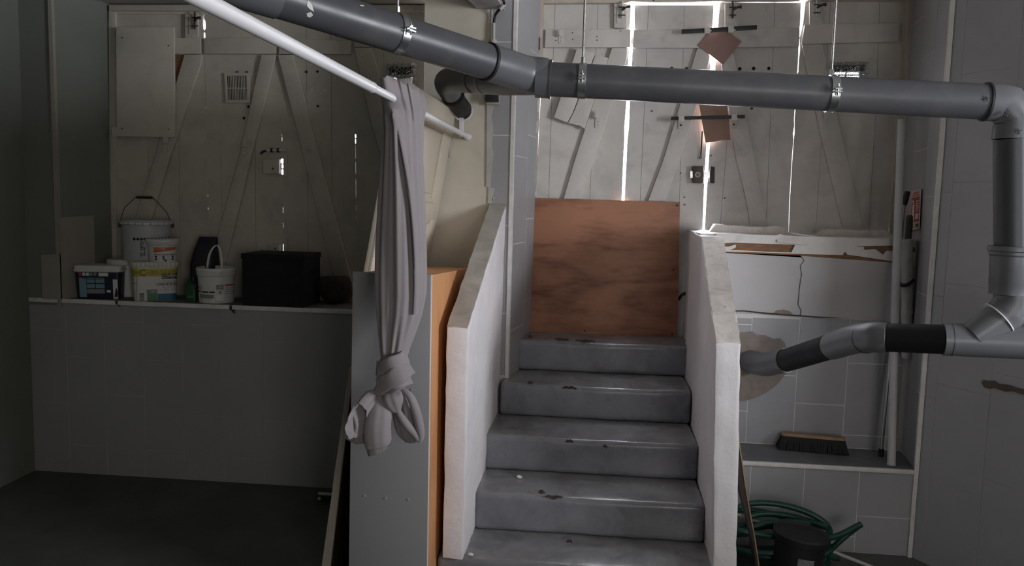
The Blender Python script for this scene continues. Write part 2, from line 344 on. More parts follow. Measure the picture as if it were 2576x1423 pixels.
# right reveal tiles
ra, rb = Vector((-.423, 4.315, 0)), Vector((-.338, 4.845, 0)); rd = (rb - ra); rn = Vector((rd.y, -rd.x, 0)).normalized()
MB().prism([ra, rb, rb + rn * .004, ra + rn * .004], (0, 0, 3.05)).build('grout_bed', grout, wp)
L_ = rd.length; rd.normalize()
tiles(wp, lambda u, v, d: ra + rd * u + rn * (.004 + d) + Vector((0, 0, v)), [0, .30, L_ - .004], [[.72, .97, 1.44, 1.91, 2.38, 2.85, 3.05], [.72, 1.10, 1.57, 2.04, 2.51, 2.98, 3.05]], tile_m)
t1 = MB().prism([(-.437, 4.296, .72), (-.419, 4.296, .72), (-.415, 4.318, .72), (-.437, 4.318, .72)], (0, 0, 2.33)).build('trim_1', trim_m, cut=.12, rough=.002, rs=9)
tag(t1, 'chipped white corner bead on the tiled pillar edge', kind='structure')
b_ = struct('wall_pillar_beam', 'broken white concrete beam end at the top of the pillar')
MB().hexa([(-.66, 4.05, 2.66), (-.50, 4.05, 2.66), (-.49, 4.3, 2.655), (-.63, 4.3, 2.655), (-.67, 4.05, 3.05), (-.46, 4.05, 3.05), (-.45, 4.3, 3.05), (-.66, 4.3, 3.05)]).build('beam_end', plas_w, b_, cut=.06, rough=.010, rs=12)
# ---- right side: sill wall, low ledge, niche jamb, splayed wall
ws = struct('wall_back_right', 'white cracked panel wall with grey tiles under the right doors')
MB().box((.56, 4.306, 0), (1.80, 4.84, 1.52)).build('wall_core', grout, ws)
crk = [(2012, 642), (2019, 655), (2010, 668), (2013, 690), (2008, 720), (2006, 745), (2004, 765), (2012, 780), (2010, 792)]
YP = 4.306
pl1 = [(1800, 633)] + crk + [(1800, 782)]
pl2 = [(x + 3, y) for x, y in crk][::-1] + [(2300, 662), (2300, 808)]
MB().prism(px([(1790, 633)] + crk + [(1790, 783)], YP), (0, -.012, 0)).build('panel', plas_w, ws)
MB().prism(px([(2015, 643), (2300, 664), (2300, 808)] + [(x + 3, y) for x, y in crk[::-1]][:-1], YP), (0, -.013, 0)).build('panel', plas_w, ws)
xc = [.60] + [at(x, 900, 4.3).x for x in (1888, 2008, 2134)] + [1.62]
zz = lambda x, y: at(x, y, 4.3).z
tiles(ws, lambda u, v, d: Vector((u, 4.306 - d, v)), xc, [[.43, .60, 1.06, 1.095], [.43, .80, 1.10], [.43, zz(2065, 1017), zz(2065, 800)], [.43, .5, zz(2180, 915), zz(2180, 805)]], tile_m)
MB().prism(px([(1850, 835), (1880, 836), (1893, 833), (1905, 842), (1925, 843), (1945, 852), (1962, 850), (1975, 862), (1978, 880), (1985, 905), (2000, 920), (1975, 940), (1955, 965), (1930, 985), (1900, 1000), (1870, 1008), (1850, 1008)], 4.297), (0, -.006, 0)).build('mortar_patch', mortar, ws, rough=.002, rs=20)
MB().prism(px([(1800, 781), (1870, 780), (1930, 786), (2010, 792), (2060, 796), (2120, 800), (2060, 799), (2004, 795), (1930, 790), (1870, 783), (1800, 784)], 4.2925), (0, -.002, 0)).build('crack', chip_m, ws)
MB().prism(px([(1945, 787), (1955, 780), (1972, 778), (1988, 783), (1994, 790), (1970, 791)], 4.2925), (0, -.001, 0)).build('mortar_patch', mortar, ws)
# timber sill band: bare beam behind broken white casing
MB().prism(px([(1800, 590), (2300, 606), (2300, 664), (1800, 634)], 4.304), (0, -.010, 0)).build('timber_band', timber, ws)
for poly in ([(1800, 586), (1950, 592), (1962, 588), (1975, 592), (2300, 607), (2300, 622), (2245, 617), (2150, 619), (2020, 616), (1940, 613), (1842, 610), (1800, 612)],
             [(1800, 619), (1830, 620), (1851, 614), (1850, 622), (1835, 629), (1800, 628)],
             [(1800, 628), (1860, 629), (1935, 633), (1990, 634), (2000, 614), (2020, 616), (2150, 619), (2172, 621), (2172, 628), (2200, 626), (2220, 640), (2230, 630), (2300, 634), (2300, 665), (2160, 644), (2130, 640), (2125, 632), (2118, 641), (2000, 638), (1880, 633), (1800, 632)]):
    MB().prism(px(poly, 4.292), (0, -.010, 0)).build('casing_board', white2, ws)
MB().prism(px([(1955, 602), (2035, 612), (2030, 616), (1955, 608)], 4.281), (0, -.007, 0)).build('casing_splinter', white, ws)
MB().box((.56, 4.29, 1.518), (1.80, 4.84, 1.528)).build('sill_board', white2, ws)
def chunk(label, pts, Y, dep):
    o = MB().prism([at(x, y, Y) for x, y in pts], (0, dep, 0)).build('plaster_chunk', cheek_cap, cut=.05, rough=.008, rs=14, loc=at(sum(p[0] for p in pts) / len(pts), max(p[1] for p in pts), Y))
    tag(o, label, 'rubble', 'broken plaster on the sill')
chunk('long broken strip of white plaster on the sill beside the parapet', [(1785, 586), (1800, 564), (1900, 570), (1981, 571), (1984, 590), (1890, 590)], 4.56, .10)
chunk('broken strip of grubby plaster on the sill beside the tall pole', [(2064, 593), (2080, 577), (2160, 579), (2232, 580), (2262, 603), (2150, 599)], 4.58, .10)
we = struct('wall_ledge_right', 'low grey tiled ledge in the right niche')
MB().box((.62, 3.988, 0), (1.63, 4.30, .424)).build('ledge_core', grout, we)
xc = [.64] + [at(x, 1260, 3.98).x for x in (1886, 2021, 2159)] + [1.585]
zz = lambda x, y: at(x, y, 3.98).z
tiles(we, lambda u, v, d: Vector((u, 3.988 - d, v)), xc, [[0, .10, .41], [0, zz(1950, 1276), .41], [0, .08, .41], [0, zz(2220, 1302), .41]], tile_m)
MB().box((.64, 3.975, .412), (1.585, 3.992, .432)).build('edge_strip', trim_m, we, bevel=.003)
MB().box((.62, 3.992, .424), (1.63, 4.30, .429)).build('ledge_top', sill_lit, we)
wn = struct('wall_right_niche', 'dim grey tiled side of the right niche')
na, nb = Vector((1.588, 3.985, 0)), Vector((1.725, 4.85, 0)); nd = (nb - na); NL = nd.length; nd.normalize(); nn = Vector((-nd.y, nd.x, 0))
MB().prism([na - nn * .006, nb - nn * .006, nb + Vector((.3, 0, 0)), na + Vector((.3, 0, 0))], (0, 0, 3.05)).build('masonry', grout, wn)
tiles(wn, lambda u, v, d: na + nd * u + nn * (d - .006) + Vector((0, 0, v)), [0, .26, .56, NL], [[.43, .80, 1.27, 1.74, 2.21, 2.68, 3.05], [.43, .57, 1.04, 1.51, 1.98, 2.45, 2.92, 3.05], [1.3, 1.74, 2.21, 2.68, 3.05]], tile_m)
wr = struct('wall_right', 'grey tiled wall slanting out on the right')
sa = Vector((1.592, 3.98, 0)); sd = Vector((.504, -.863, 0)).normalized(); sn = Vector((-.863, -.504, 0)).normalized(); SL = .62
MB().prism([sa - sn * .006, sa + sd * SL - sn * .006, sa + sd * SL - sn * .3, sa - sn * .3], (0, 0, 3.05)).build('masonry', grout_d, wr)
def ps(x, y): p = at_pl(x, y, sa, sn); return (p - sa).dot(sd), p.z
u1, u2 = ps(2392, 500)[0], ps(2540, 400)[0]
tiles(wr, lambda u, v, d: sa + sd * u + sn * (d - .006) + Vector((0, 0, v)), [.012, u1, u2, SL],
      [[0, .32, .80, 1.28, 1.76, 2.24, 2.72, 3.05], [0, ps(2460, 1250)[1], ps(2460, 990)[1], ps(2460, 722)[1], ps(2460, 458)[1], ps(2460, 182)[1], 3.05], [0, .5, .98, 1.40, 1.9, 2.4, 3.05]], tile_m, gap=.003)
MB().prism([sa + sd * ps(x, y)[0] + sn * .001 + Vector((0, 0, ps(x, y)[1])) for x, y in ((2472, 962), (2476, 955), (2488, 958), (2502, 957), (2512, 965), (2540, 968), (2562, 976), (2600, 983), (2600, 996), (2566, 990), (2552, 984), (2530, 984), (2505, 976), (2490, 978), (2478, 974))], sn * .003).build('mortar_scar', mat('dirty mortar scar', (.10, .078, .062), .95, .3, 14, .6, 40, dirt=((.06, .045, .035), .8, 9)), wr, rough=.002, rs=25)
t2 = MB().prism([(1.583, 3.972, 0), (1.600, 3.965, 0), (1.604, 3.985, 0), (1.585, 3.99, 0)], (0, 0, 3.05)).build('trim_2', trim_m, cut=.15, rough=.0015, rs=7)
tag(t2, 'white corner bead where the slanted right wall begins', kind='structure')
wf = struct('wall_front', 'grey masonry behind the viewer')
MB().box((-3.45, -2.3, 0), (5.4, -2.1, 3.05)).build('wall_face', wall_gen, wf)
e_ = sa + sd * SL
MB().box((5.15, -2.2, 0), (5.35, 4.0, 3.05)).build('wall_return', wall_gen, wf)
MB().prism([e_ - sn * .006, (5.15, 3.6, 0), (5.15, 4.0, 0), e_ - sn * .3], (0, 0, 3.05)).build('wall_return', wall_gen, wf)
MB().box((2.5, .6, 0), (2.62, 3.3, 1.2)).build('added_shade_wall', wall_gen, wf)  # unseen low wall, added to shade the lower part of the right niche
# ================================================================== STAIRS AND PARAPETS
stairs = thing('staircase', 'flight of grey painted concrete steps climbing to the boarded door', 'stairs', (.03, 3.26, 0))
fy = [3.255, 3.55, 3.855, 4.205, 4.53]
for k in range(5):
    z1 = .18 * (k + 1); xl, xr = (-.60, .66) if k == 0 else (-.485, .545)
    y1 = 4.30 if k < 4 else 4.84
    if k == 3: xl = -.47
    mb = MB().box((xl, fy[k], z1 - .18), (xr, y1 if k < 4 else 4.84, z1))
    if k == 4:
        mb = MB().prism([(-.425, 4.53, .72), (.60, 4.53, .72), (.60, 4.84, .72), (-.34, 4.84, .72), (-.40, 4.53, .72)][1:4] + [(-.395, 4.53, .72)], (0, 0, .18))
    elif k == 3: mb = MB().box((-.45, fy[k], z1 - .18), (xr, 4.60, z1))
    so = mb.build('step', step_m, stairs, bevel=.026, seg=5, cut=.045, rough=.0022, rs=9)
    o_ = OFF[stairs.name]
    for v in so.data.vertices:                     # front of the tread worn down by feet
        q = v.co + o_; d_ = q.y - fy[k]
        if q.z > z1 - .03 and d_ < .12: v.co.z -= .013 * (1 - max(0, d_) / .12) ** 1.5 * (.35 + .65 * math.exp(-((q.x - .08) / .34) ** 2)); so.data.materials.append(tread_m)
    for p in so.data.polygons: p.material_index = 1 if p.normal.z > .8 else 0        # scuffed, dusty tread
for k, lst in enumerate((((1432, 1362, 9),), ((1395, 1250, 22), (1362, 1238, 10)), ((1432, 1110, 12), (1522, 1122, 7)), ((1432, 975, 22), (1335, 962, 8)), ((1412, 853, 20), (1470, 857, 26), (1335, 846, 7)))):
    for (x, y, wpx) in lst:
        c = at(x, y, fy[k] - .002); s_ = wpx * fy[k] / F; random.seed(x)
        pts = [c + Vector((math.cos(a) * s_ * random.uniform(.6, 1.1), 0, math.sin(a) * .008 * random.uniform(.25, 1.5))) for a in [i * 2 * PI / 16 for i in range(16)]]
        MB().prism(pts, (0, .008, 0)).build('worn_patch', chip_m, stairs)
random.seed(11)
def crumb(x, y, z, r, label):
    c = at_z(x, y, z); mb = MB(); rings = []
    for i in range(1, 6):
        a = PI * i / 6; rings.append([c + Vector((math.sin(a) * math.cos(t) * r * 1.3, math.sin(a) * math.sin(t) * r, r * .7 - math.cos(a) * r * .7)) for t in [k * PI / 4 for k in range(8)]])
    o = mb.loft(rings).build('plaster_crumb', crumb_m, rough=r * .35, rs=1 / r * .7, loc=c); tag(o, label, 'debris', 'white crumbs on the steps')
crumb(1306, 1203, .36, .011, 'larger white plaster crumb on a middle grey step')
crumb(1184, 1397, .18, .009, 'flat white plaster crumb on the lowest step beside the left parapet')
pl = struct('wall_stair_left', 'white parapet on the left of the steps')
prof = lambda xa, xb: None
def parapet(parent, fx, pts, thick, mside, mcap):
    """pts: (y, z, xl, xr) outline; built as side slab with a separate coping on the slope"""
    fl = [Vector((p[2], p[0], p[1])) for p in pts]; fr = [Vector((p[3], p[0], p[1])) for p in pts]
    n = len(pts); mb = MB(); mb.add(fl + fr, [tuple(range(n)), tuple(range(2 * n - 1, n - 1, -1))] + [(i, (i + 1) % n, n + (i + 1) % n, n + i) for i in range(n)])
    return mb.build('slab', mside, parent, bevel=.008, seg=2, cut=.045, rough=.0042, rs=11)
parapet(pl, 0, [(3.235, .178, -.574, -.487), (3.225, 1.155, -.568, -.480), (4.30, 1.648, -.538, -.452), (4.30, .178, -.545, -.470)], 0, cheek_m, None)
def coping(parent, a, b, xa, xb, m_, t=.007):
    MB().hexa([(xa[0], a[0], a[1]), (xa[1], a[0], a[1]), (xb[1], b[0], b[1]), (xb[0], b[0], b[1]), (xa[0], a[0], a[1] + t), (xa[1], a[0], a[1] + t), (xb[1], b[0], b[1] + t), (xb[0], b[0], b[1] + t)]).build('coping', m_, parent, cut=.035, rough=.0035, rs=16)
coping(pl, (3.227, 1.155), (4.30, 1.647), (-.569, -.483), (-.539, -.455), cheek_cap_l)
pr = struct('wall_stair_right', 'white parapet with peeling paint on the right of the steps')
parapet(pr, 0, [(3.30, -.02, .556, .650), (3.265, 1.132, .507, .606), (4.18, 1.514, .553, .664), (4.60, 1.530, .548, .67), (4.60, .0, .548, .67)], 0, cheek_m, None)
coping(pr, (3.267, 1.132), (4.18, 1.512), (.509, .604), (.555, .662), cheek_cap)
# ================================================================== STREET DOORS
def curve_x(pts, y):
    for (x0, y0), (x1, y1) in zip(pts, pts[1:]):
        if y0 <= y <= y1: return x0 + (x1 - x0) * (y - y0) / (y1 - y0)
    return pts[0][0] if y < pts[0][1] else pts[-1][0] + (pts[-1][0] - pts[-2][0]) * (y - pts[-1][1]) / max(1, pts[-1][1] - pts[-2][1])
def leaf(num, label, Yd, L, R, top, bot, seams, rails, braces, holes=(), m_=None):
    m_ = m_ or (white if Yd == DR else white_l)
    root = struct('door_%d' % num, label, at((L[0][0] + R[0][0]) / 2, bot, Yd))
    edges = [L] + seams + [R]
    for i in range(len(edges) - 1):
        a, b = edges[i], edges[i + 1]; g0 = 0 if i == 0 else .4; g1 = 0 if i == len(edges) - 2 else .4
        ya = sorted({top, bot} | {y for _, y in a if top < y < bot}); yb = sorted({top, bot} | {y for _, y in b if top < y < bot})
        poly = [(curve_x(a, y) + g0, y) for y in ya] + [(curve_x(b, y) - g1, y) for y in reversed(yb)]
        hs = [h for h in holes if poly[0][0] < h[0][0] < poly[-1][0]]
        MB().prism(px(poly, Yd + random.uniform(0, .003)), (0, .028, 0), [px(h, Yd) for h in hs]).build('plank', m_, root)
    for sm_ in seams:
        ys = sorted({top, bot} | {y for _, y in sm_ if top < y < bot}); l_ = [(curve_x(sm_, y), y) for y in ys]
        poly = [(x - 5, y) for x, y in l_] + [(x + 5, y) for x, y in reversed(l_)]
        MB().prism(px(poly, Yd + .009), (0, .034, 0)).build('tongue', m_, root)
    for r in rails: MB().prism(px(r, Yd - .001), (0, -.022, 0)).build('rail', m_, root, bevel=.003)
    for r in braces: MB().prism(px(r, Yd - .001), (0, -.021, 0)).build('brace', m_, root, bevel=.003)
    return root
# right doors, four leaves with daylight between them
gA = [(1587, 6), (1586, 40), (1583, 78), (1586, 96), (1585, 110), (1582, 124), (1580, 165), (1577, 240), (1571, 318), (1570.5, 355), (1568, 400), (1564, 500), (1560, 620), (1556, 850)]
gB = [(1597, 6), (1596, 40), (1596, 82), (1588, 97), (1587, 110), (1591, 124), (1589, 165), (1585, 240), (1582, 318), (1578, 355), (1576, 400), (1571, 500), (1565, 620), (1560, 850)]
gC = [(1796, 4), (1794, 40), (1792, 70), (1788, 140), (1786, 180), (1783, 260), (1779, 340), (1775, 400), (1770, 500), (1767, 585), (1763, 700), (1758, 850)]
gD = [(1812, 4), (1808, 40), (1806, 70), (1802, 140), (1798, 180), (1794, 260), (1787, 340), (1783, 400), (1777, 500), (1772, 585), (1764, 700), (1759, 850)]
gE = [(2015, 4), (2013, 60), (2010, 85), (2009, 120), (2008, 150), (2006, 180), (2001, 250), (1997.5, 300), (1998, 318), (1995, 335), (1996, 350), (1992, 400), (1986, 500), (1982, 620)]
gF = [(2026, 4), (2020, 60), (2015, 82), (2011, 95), (2013, 120), (2010, 150), (2008, 182), (2002, 190), (2003, 250), (1999, 300), (1999, 318), (1999, 335), (1997, 350), (1993.3, 400), (1987.3, 500), (1983, 620)]
YR = DR
lA = [(1368, 10), (1366, 130), (1357, 300), (1348, 490), (1334, 850)]
dA = leaf(1, 'leftmost white plank leaf of the right doors, with a split tilted board', YR, lA, gA, 11, 856, [[(1397, 0), (1388, 250), (1380, 500), (1366, 850)], [(1505, 0), (1488, 400), (1470, 850)]],
          [[(1373, 76), (1586, 76), (1585, 121), (1371, 121)]],
          [[(1539, 122), (1577, 122), (1577, 146), (1495, 400), (1463, 500), (1418, 500), (1447, 400)]])
tb = MB().prism(px([(1452, 122), (1534, 148), (1473, 326), (1462, 322), (1394, 296)], YR - .001), (0, -.02, 0))
MB().prism(px([(1452, 122), (1497, 136), (1454, 250), (1441, 284), (1427, 309), (1394, 296)], YR - .022), (0, -.018, 0)).build('split_board', white, dA, bevel=.002)
MB().prism(px([(1499, 137), (1530, 147), (1471, 325), (1460, 317), (1429, 310), (1443, 284), (1456, 250)], YR - .022), (0, -.018, 0)).build('split_board', white, dA, bevel=.002)
dB = leaf(2, 'second white plank leaf of the right doors, between the two widest light gaps', YR, gB, gC, 13, 856, [[(1632, 0), (1622, 250), (1615, 400), (1606, 600), (1594, 850)], [(1722, 0), (1712, 400), (1700, 850)]],
          [[(1594, 77), (1790, 77), (1787, 122), (1591, 122)]],
          [[(1753, 123), (1786, 123), (1784, 150), (1711, 400), (1673, 505), (1630, 505), (1669, 400)]], m_=white2)
dC = leaf(3, 'third white plank leaf of the right doors, right of the lock', YR, gD, gE, 7, 620, [[(1850, 0), (1843, 200), (1825, 400), (1808, 620)], [(1950, 0), (1940, 250), (1925, 620)]],
          [[(1805, 74), (2010, 72), (2008, 118), (1803, 122)]],
          [[(1806, 124), (1838, 123), (1845, 140), (1896, 400), (1929, 563), (1935, 600), (1894, 600), (1875, 500), (1851, 400), (1820, 200)]], m_=white2)
ventR = [[(2102, 182), (2162, 182), (2162, 197), (2100, 197)]]
leaf(4, 'rightmost white plank leaf of the right doors, with a wire mesh vent', YR, gF, [(2269.5, 2), (2268.5, 60), (2267, 75), (2266, 150), (2257, 300), (2240, 500), (2232, 620)], 4, 620, [[(2090, 0), (2078, 200), (2062, 420), (2050, 620)], [(2213, 0), (2205, 250), (2190, 500), (2184, 620)]],
     [[(2022, 64), (2258, 59), (2256, 106), (2014, 113)]],
     [[(2016, 114), (2066, 112), (2080, 191), (2128, 400), (2152, 500), (2172, 600), (2124, 600), (2101, 500), (2077, 400), (2031, 191)]],
     holes=[px_ for px_ in ([(2100, 181), (2127, 181), (2126, 187), (2099, 187)], [(2131, 181), (2163, 181), (2162, 187), (2130, 187)], [(2101, 190), (2125, 190), (2124, 196), (2100, 196)], [(2130, 190), (2161, 190), (2160, 197), (2129, 197)])])
# left doors
def wob(x0, y0, x1, y1, opens, side, n=26):       # an edge that touches its neighbour except where daylight comes through
    pts = []
    for i in range(n + 1):
        y = y0 + (y1 - y0) * i / n
        if not any(a_ < y < b_ for a_, b_, _ in opens): pts.append((x0 + (x1 - x0) * i / n, y))
    for (ya, yb, amt) in opens:
        for y, s_ in ((ya, 0), (ya + (yb - ya) * .15, 1), (yb - (yb - ya) * .15, 1), (yb, 0)): pts.append((x0 + (x1 - x0) * (y - y0) / (y1 - y0) + side * amt * s_, y))
    pts.sort(key=lambda p: p[1]); return pts
oA = [(34, 78, 6), (80, 98, 4), (104, 122, 2), (140, 143, .9), (151, 154, .9), (158, 161, 1.1), (168, 170, .8), (268, 272, 1.6), (448, 452, 1), (489, 494, 2), (521, 527, 2), (590, 593, 1.4)]
oB = [(205, 214, 1.2), (220, 226, 1.2), (335, 342, 1.6), (343, 356, 2.2), (398, 412, 7), (412, 424, 5), (425, 440, 6), (473, 476, 1), (520, 536, 2), (559, 574, 1.6), (612, 636, 4)]
oC = [(336, 348, 3.5), (348, 362, 3), (362, 400, 1.3), (405, 440, 1.4), (445, 500, 1.2), (515, 530, 1), (545, 552, .8)]
YL = DL
def pair(x0, y0, x1, y1, opens): return wob(x0, y0, x1, y1, opens, -.55), wob(x0, y0, x1, y1, opens, .55)
s1L, s1R = pair(513, 30, 529, 770, oA); s2L, s2R = pair(704, 30, 716, 770, oB); s3L, s3R = pair(891, 30, 898, 770, oC)
hole1 = [(436, 138), (470, 138), (442, 235), (436, 235)]
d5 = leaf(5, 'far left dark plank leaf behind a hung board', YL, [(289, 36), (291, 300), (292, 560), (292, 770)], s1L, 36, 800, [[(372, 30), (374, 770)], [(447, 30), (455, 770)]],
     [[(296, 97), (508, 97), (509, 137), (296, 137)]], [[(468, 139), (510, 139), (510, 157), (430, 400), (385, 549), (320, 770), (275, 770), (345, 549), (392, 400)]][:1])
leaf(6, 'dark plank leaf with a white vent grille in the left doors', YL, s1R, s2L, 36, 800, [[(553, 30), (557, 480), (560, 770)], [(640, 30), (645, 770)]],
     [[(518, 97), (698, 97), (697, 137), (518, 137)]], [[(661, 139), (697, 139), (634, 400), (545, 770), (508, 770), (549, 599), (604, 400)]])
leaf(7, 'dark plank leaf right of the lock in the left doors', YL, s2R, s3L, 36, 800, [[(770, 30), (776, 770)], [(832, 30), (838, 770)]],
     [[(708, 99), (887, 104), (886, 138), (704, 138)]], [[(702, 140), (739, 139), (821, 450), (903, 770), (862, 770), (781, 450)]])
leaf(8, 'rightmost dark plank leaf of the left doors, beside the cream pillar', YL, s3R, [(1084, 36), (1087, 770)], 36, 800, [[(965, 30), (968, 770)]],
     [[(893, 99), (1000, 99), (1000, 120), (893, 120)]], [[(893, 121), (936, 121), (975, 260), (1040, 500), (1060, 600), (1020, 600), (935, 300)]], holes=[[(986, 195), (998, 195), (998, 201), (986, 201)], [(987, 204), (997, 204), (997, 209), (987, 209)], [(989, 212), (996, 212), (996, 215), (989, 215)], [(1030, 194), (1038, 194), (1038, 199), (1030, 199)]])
# frames
f1 = struct('door_frame_left', 'dark timber frame of the left doors')
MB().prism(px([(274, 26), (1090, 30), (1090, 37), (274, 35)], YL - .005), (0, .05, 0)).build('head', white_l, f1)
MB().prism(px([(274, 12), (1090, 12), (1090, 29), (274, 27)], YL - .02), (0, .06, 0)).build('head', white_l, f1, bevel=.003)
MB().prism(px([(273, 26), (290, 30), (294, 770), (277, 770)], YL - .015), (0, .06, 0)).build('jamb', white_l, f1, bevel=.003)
MB().box((-2.96, 4.83, 2.7), (-.9, 4.9, 3.0)).build('backing', ceil_m, f1)
f2 = struct('door_frame_right', 'flaking cream timber frame of the right doors')
MB().prism(px([(1338, -28), (2300, -34), (2300, 1), (1900, 1), (1800, 3), (1590, 4), (1550, 7), (1338, 9)], YR - .03), (0, .07, 0)).build('head', frame_m, f2, bevel=.003)
MB().prism(px([(1347, -10), (1367, -10), (1367, 8), (1364, 130), (1355, 300), (1346.5, 490), (1332, 856), (1318, 856), (1331, 470), (1343, 300), (1352, 130)], YR - .03), (0, .07, 0)).build('jamb', frame_m, f2, cut=.08, rough=.003, rs=12)
MB().prism(px([(2270.5, -10), (2302, -10), (2298, 60), (2290, 300), (2268, 620), (2236, 620), (2243, 500), (2259, 300), (2268, 150), (2270, 60)], YR - .02), (0, .06, 0)).build('jamb', frame_m, f2, cut=.08, rough=.003, rs=12)
MB().prism(px([(2283, 0), (2302, 0), (2296, 300), (2275, 600), (2262, 600), (2277, 300)], YR - .035), (0, .016, 0)).build('stop_moulding', frame_m, f2, bevel=.003)
for (x, y) in ((1352, 268), (1349, 320), (1354, 110)):
    c = at(x, y, YR - .04); MB().cyl(c - Vector((0, 0, .035)), c + Vector((0, 0, .035)), .010, 12).build('hinge_knuckle', grime if y == 110 else frame_m, f2)
# ---------------- door furniture
def bolt(x, y, h, dark, parent_label, kx=0):
    Yd = YR if x > 1300 else YL
    base = at(x, y + h, Yd)
    t = thing('door_bolt', parent_label, 'bolt', base, 'sliding bolts at the door heads')
    wd = h * .42
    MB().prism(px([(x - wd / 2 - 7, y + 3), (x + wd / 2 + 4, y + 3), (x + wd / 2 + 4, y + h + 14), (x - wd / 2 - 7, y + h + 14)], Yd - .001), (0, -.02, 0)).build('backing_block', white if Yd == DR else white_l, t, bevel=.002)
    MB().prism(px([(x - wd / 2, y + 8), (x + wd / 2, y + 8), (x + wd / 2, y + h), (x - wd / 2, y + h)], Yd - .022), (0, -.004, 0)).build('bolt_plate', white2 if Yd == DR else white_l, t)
    a, b2 = at(x + 3, y - 4, Yd - .04), at(x + 3, y + h * .75, Yd - .04)
    MB().cyl(a, b2, .006, 10).build('bolt_rod', grime if dark else white, t)
    c = at(x + 3, y + h * .35, Yd - .045)
    MB().tube([c, c + Vector((.025 + kx, -.02, .012)), c + Vector((.045 + kx, -.025, .012))], [.006, .006, .010], 10).build('bolt_knob', grime, t)
    for yy in (y + h * .2, y + h * .6):
        MB().tube([at(x - 5, yy, Yd - .024), at(x - 4, yy, Yd - .05), at(x + 10, yy, Yd - .05), at(x + 11, yy, Yd - .024)], .0035, 8).build('staple', grime, t)
bolt(1562, 8, 50, 0, 'white painted sliding bolt at the top of the leftmost right-hand leaf')
bolt(1840, 8, 50, 1, 'sliding bolt with a dark ball knob beside the middle light gap')
bolt(2052, 2, 50, 0, 'white painted sliding bolt near the thin right light gap')
bolt(487, 34, 52, 1, 'rusty sliding bolt at the top of the dark left doors')
def bar(label, a, b, wpx, cl):
    t = thing('locking_bar', label, 'bar', at((a[0] + b[0]) / 2, a[1], YR - .07), 'black iron bars across the door gap')
    n = Vector((0, 0, 1)); pa, pb = at(*a, YR - .072), at(*b, YR - .072); ax = (pb - pa) / 2; h = wpx / 2 * YR / F
    MB().obox((pa + pb) / 2, ax, (0, .006, 0), n * h).build('bar', black_iron, t, bevel=.002, cut=.08, rough=.0015, rs=20)
    for (x, y0, y1) in cl:
        wd = 8
        MB().prism(px([(x - wd, y0), (x + wd - 2, y0), (x + wd - 2, y0 + 16), (x - wd, y0 + 16)], YR - .086), (0, -.004, 0)).build('bracket', white, t, bevel=.001)
        MB().prism(px([(x - wd - 1, y0 + 14), (x + wd - 1, y0 + 14), (x + wd - 2, y1), (x - wd - 2, y1)], YR - .024), (0, -.005, 0)).build('bracket', white, t, bevel=.001)
        MB().prism(px([(x - wd, y0 + 13), (x + wd - 2, y0 + 13), (x + wd - 2, y0 + 16), (x - wd, y0 + 16)], YR - .026), (0, -.062, 0)).build('bracket', white, t)
        MB().cyl(at(x - 2, y1 - 9, YR - .028), at(x - 2, y1 - 9, YR - .032), .006, 10).build('screw', grime, t)
bar('upper black iron bar over the diamond brown patch', (1715, 80), (1904, 69), 10, [(1780, 68, 82), (1840, 66, 80)])
bar('lower black iron bar over the upright brown patch', (1688, 298), (1874, 293), 8, [(1715, 290, 324), (1848, 287, 322)])
def strap(x, y0, y1, label, Yd):
    t = thing('door_strap', label, 'bracket', at(x, y1, Yd), 'small painted strap brackets on the doors')
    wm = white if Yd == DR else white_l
    d = .022 if Yd == YR else .022
    MB().prism(px([(x - 6, y0 + (y1 - y0) * .42), (x + 6, y0 + (y1 - y0) * .42), (x + 6, y1 - 3), (x + 3, y1), (x - 5, y1), (x - 7, y1 - 3)], Yd - d - .001), (0, -.004, 0)).build('plate', wm, t)
    MB().prism(px([(x - 5, y0 + 3), (x - 3, y0), (x + 5, y0), (x + 7, y0 + 3), (x + 6, y0 + (y1 - y0) * .46), (x - 5, y0 + (y1 - y0) * .46)], Yd - d - .03), (0, -.004, 0)).build('hook', wm, t)
    MB().prism(px([(x - 5, y0 + (y1 - y0) * .40), (x + 6, y0 + (y1 - y0) * .40), (x + 6, y0 + (y1 - y0) * .46), (x - 5, y0 + (y1 - y0) * .46)], Yd - d - .004), (0, -.027, 0)).build('arm', wm, t)
    for q in (.62, .85): MB().cyl(at(x, y0 + (y1 - y0) * q, Yd - d - .005), at(x, y0 + (y1 - y0) * q, Yd - d - .008), .004, 8).build('screw', frame_m, t)
strap(1412, 75, 109, 'white strap bracket on the top rail beside the first hanger rod', YR)
strap(1504, 279, 322, 'white strap bracket low on the brace of the split-board leaf', YR)
strap(2077, 275, 325, 'white strap bracket on the brace under the pipe clamp near the mesh vent', YR)
strap(416, 343, 382, 'pale strap bracket just under the hung board', YL)
strap(615, 348, 391, 'pale strap bracket on the brace under the vent grille', YL)
strap(778, 366, 388, 'small pale strap plate on the brace right of the dark lock', YL)
strap(287, 318, 375, 'pale strap bracket on the dark door frame left of the hung board', YL)
def holes(pts, Yd, parent, r=.0095, m_=hole_m, name='bolt_hole'):
    for (x, y) in pts:
        c = at(x, y, Yd - .001); MB().tube([c, c + Vector((0, -.002, 0))], r, 9).build(name, m_, parent)
holes([(1690, 172)], YR, dB); holes([(1727, 173)], YR, dB); holes([(1861, 173), (1896, 172), (1934, 172)], YR, dC)
holes([(1640, 279), (1712, 435), (1722, 496), (1722, 515)], YR, dB, .004); holes([(1891, 272)], YR, dC, .008, grime, 'drip_stain'); holes([(1789, 391), (1823, 498)], YR, dC, .004)
d7 = bpy.data.objects['door_7']; d6 = bpy.data.objects['door_6']
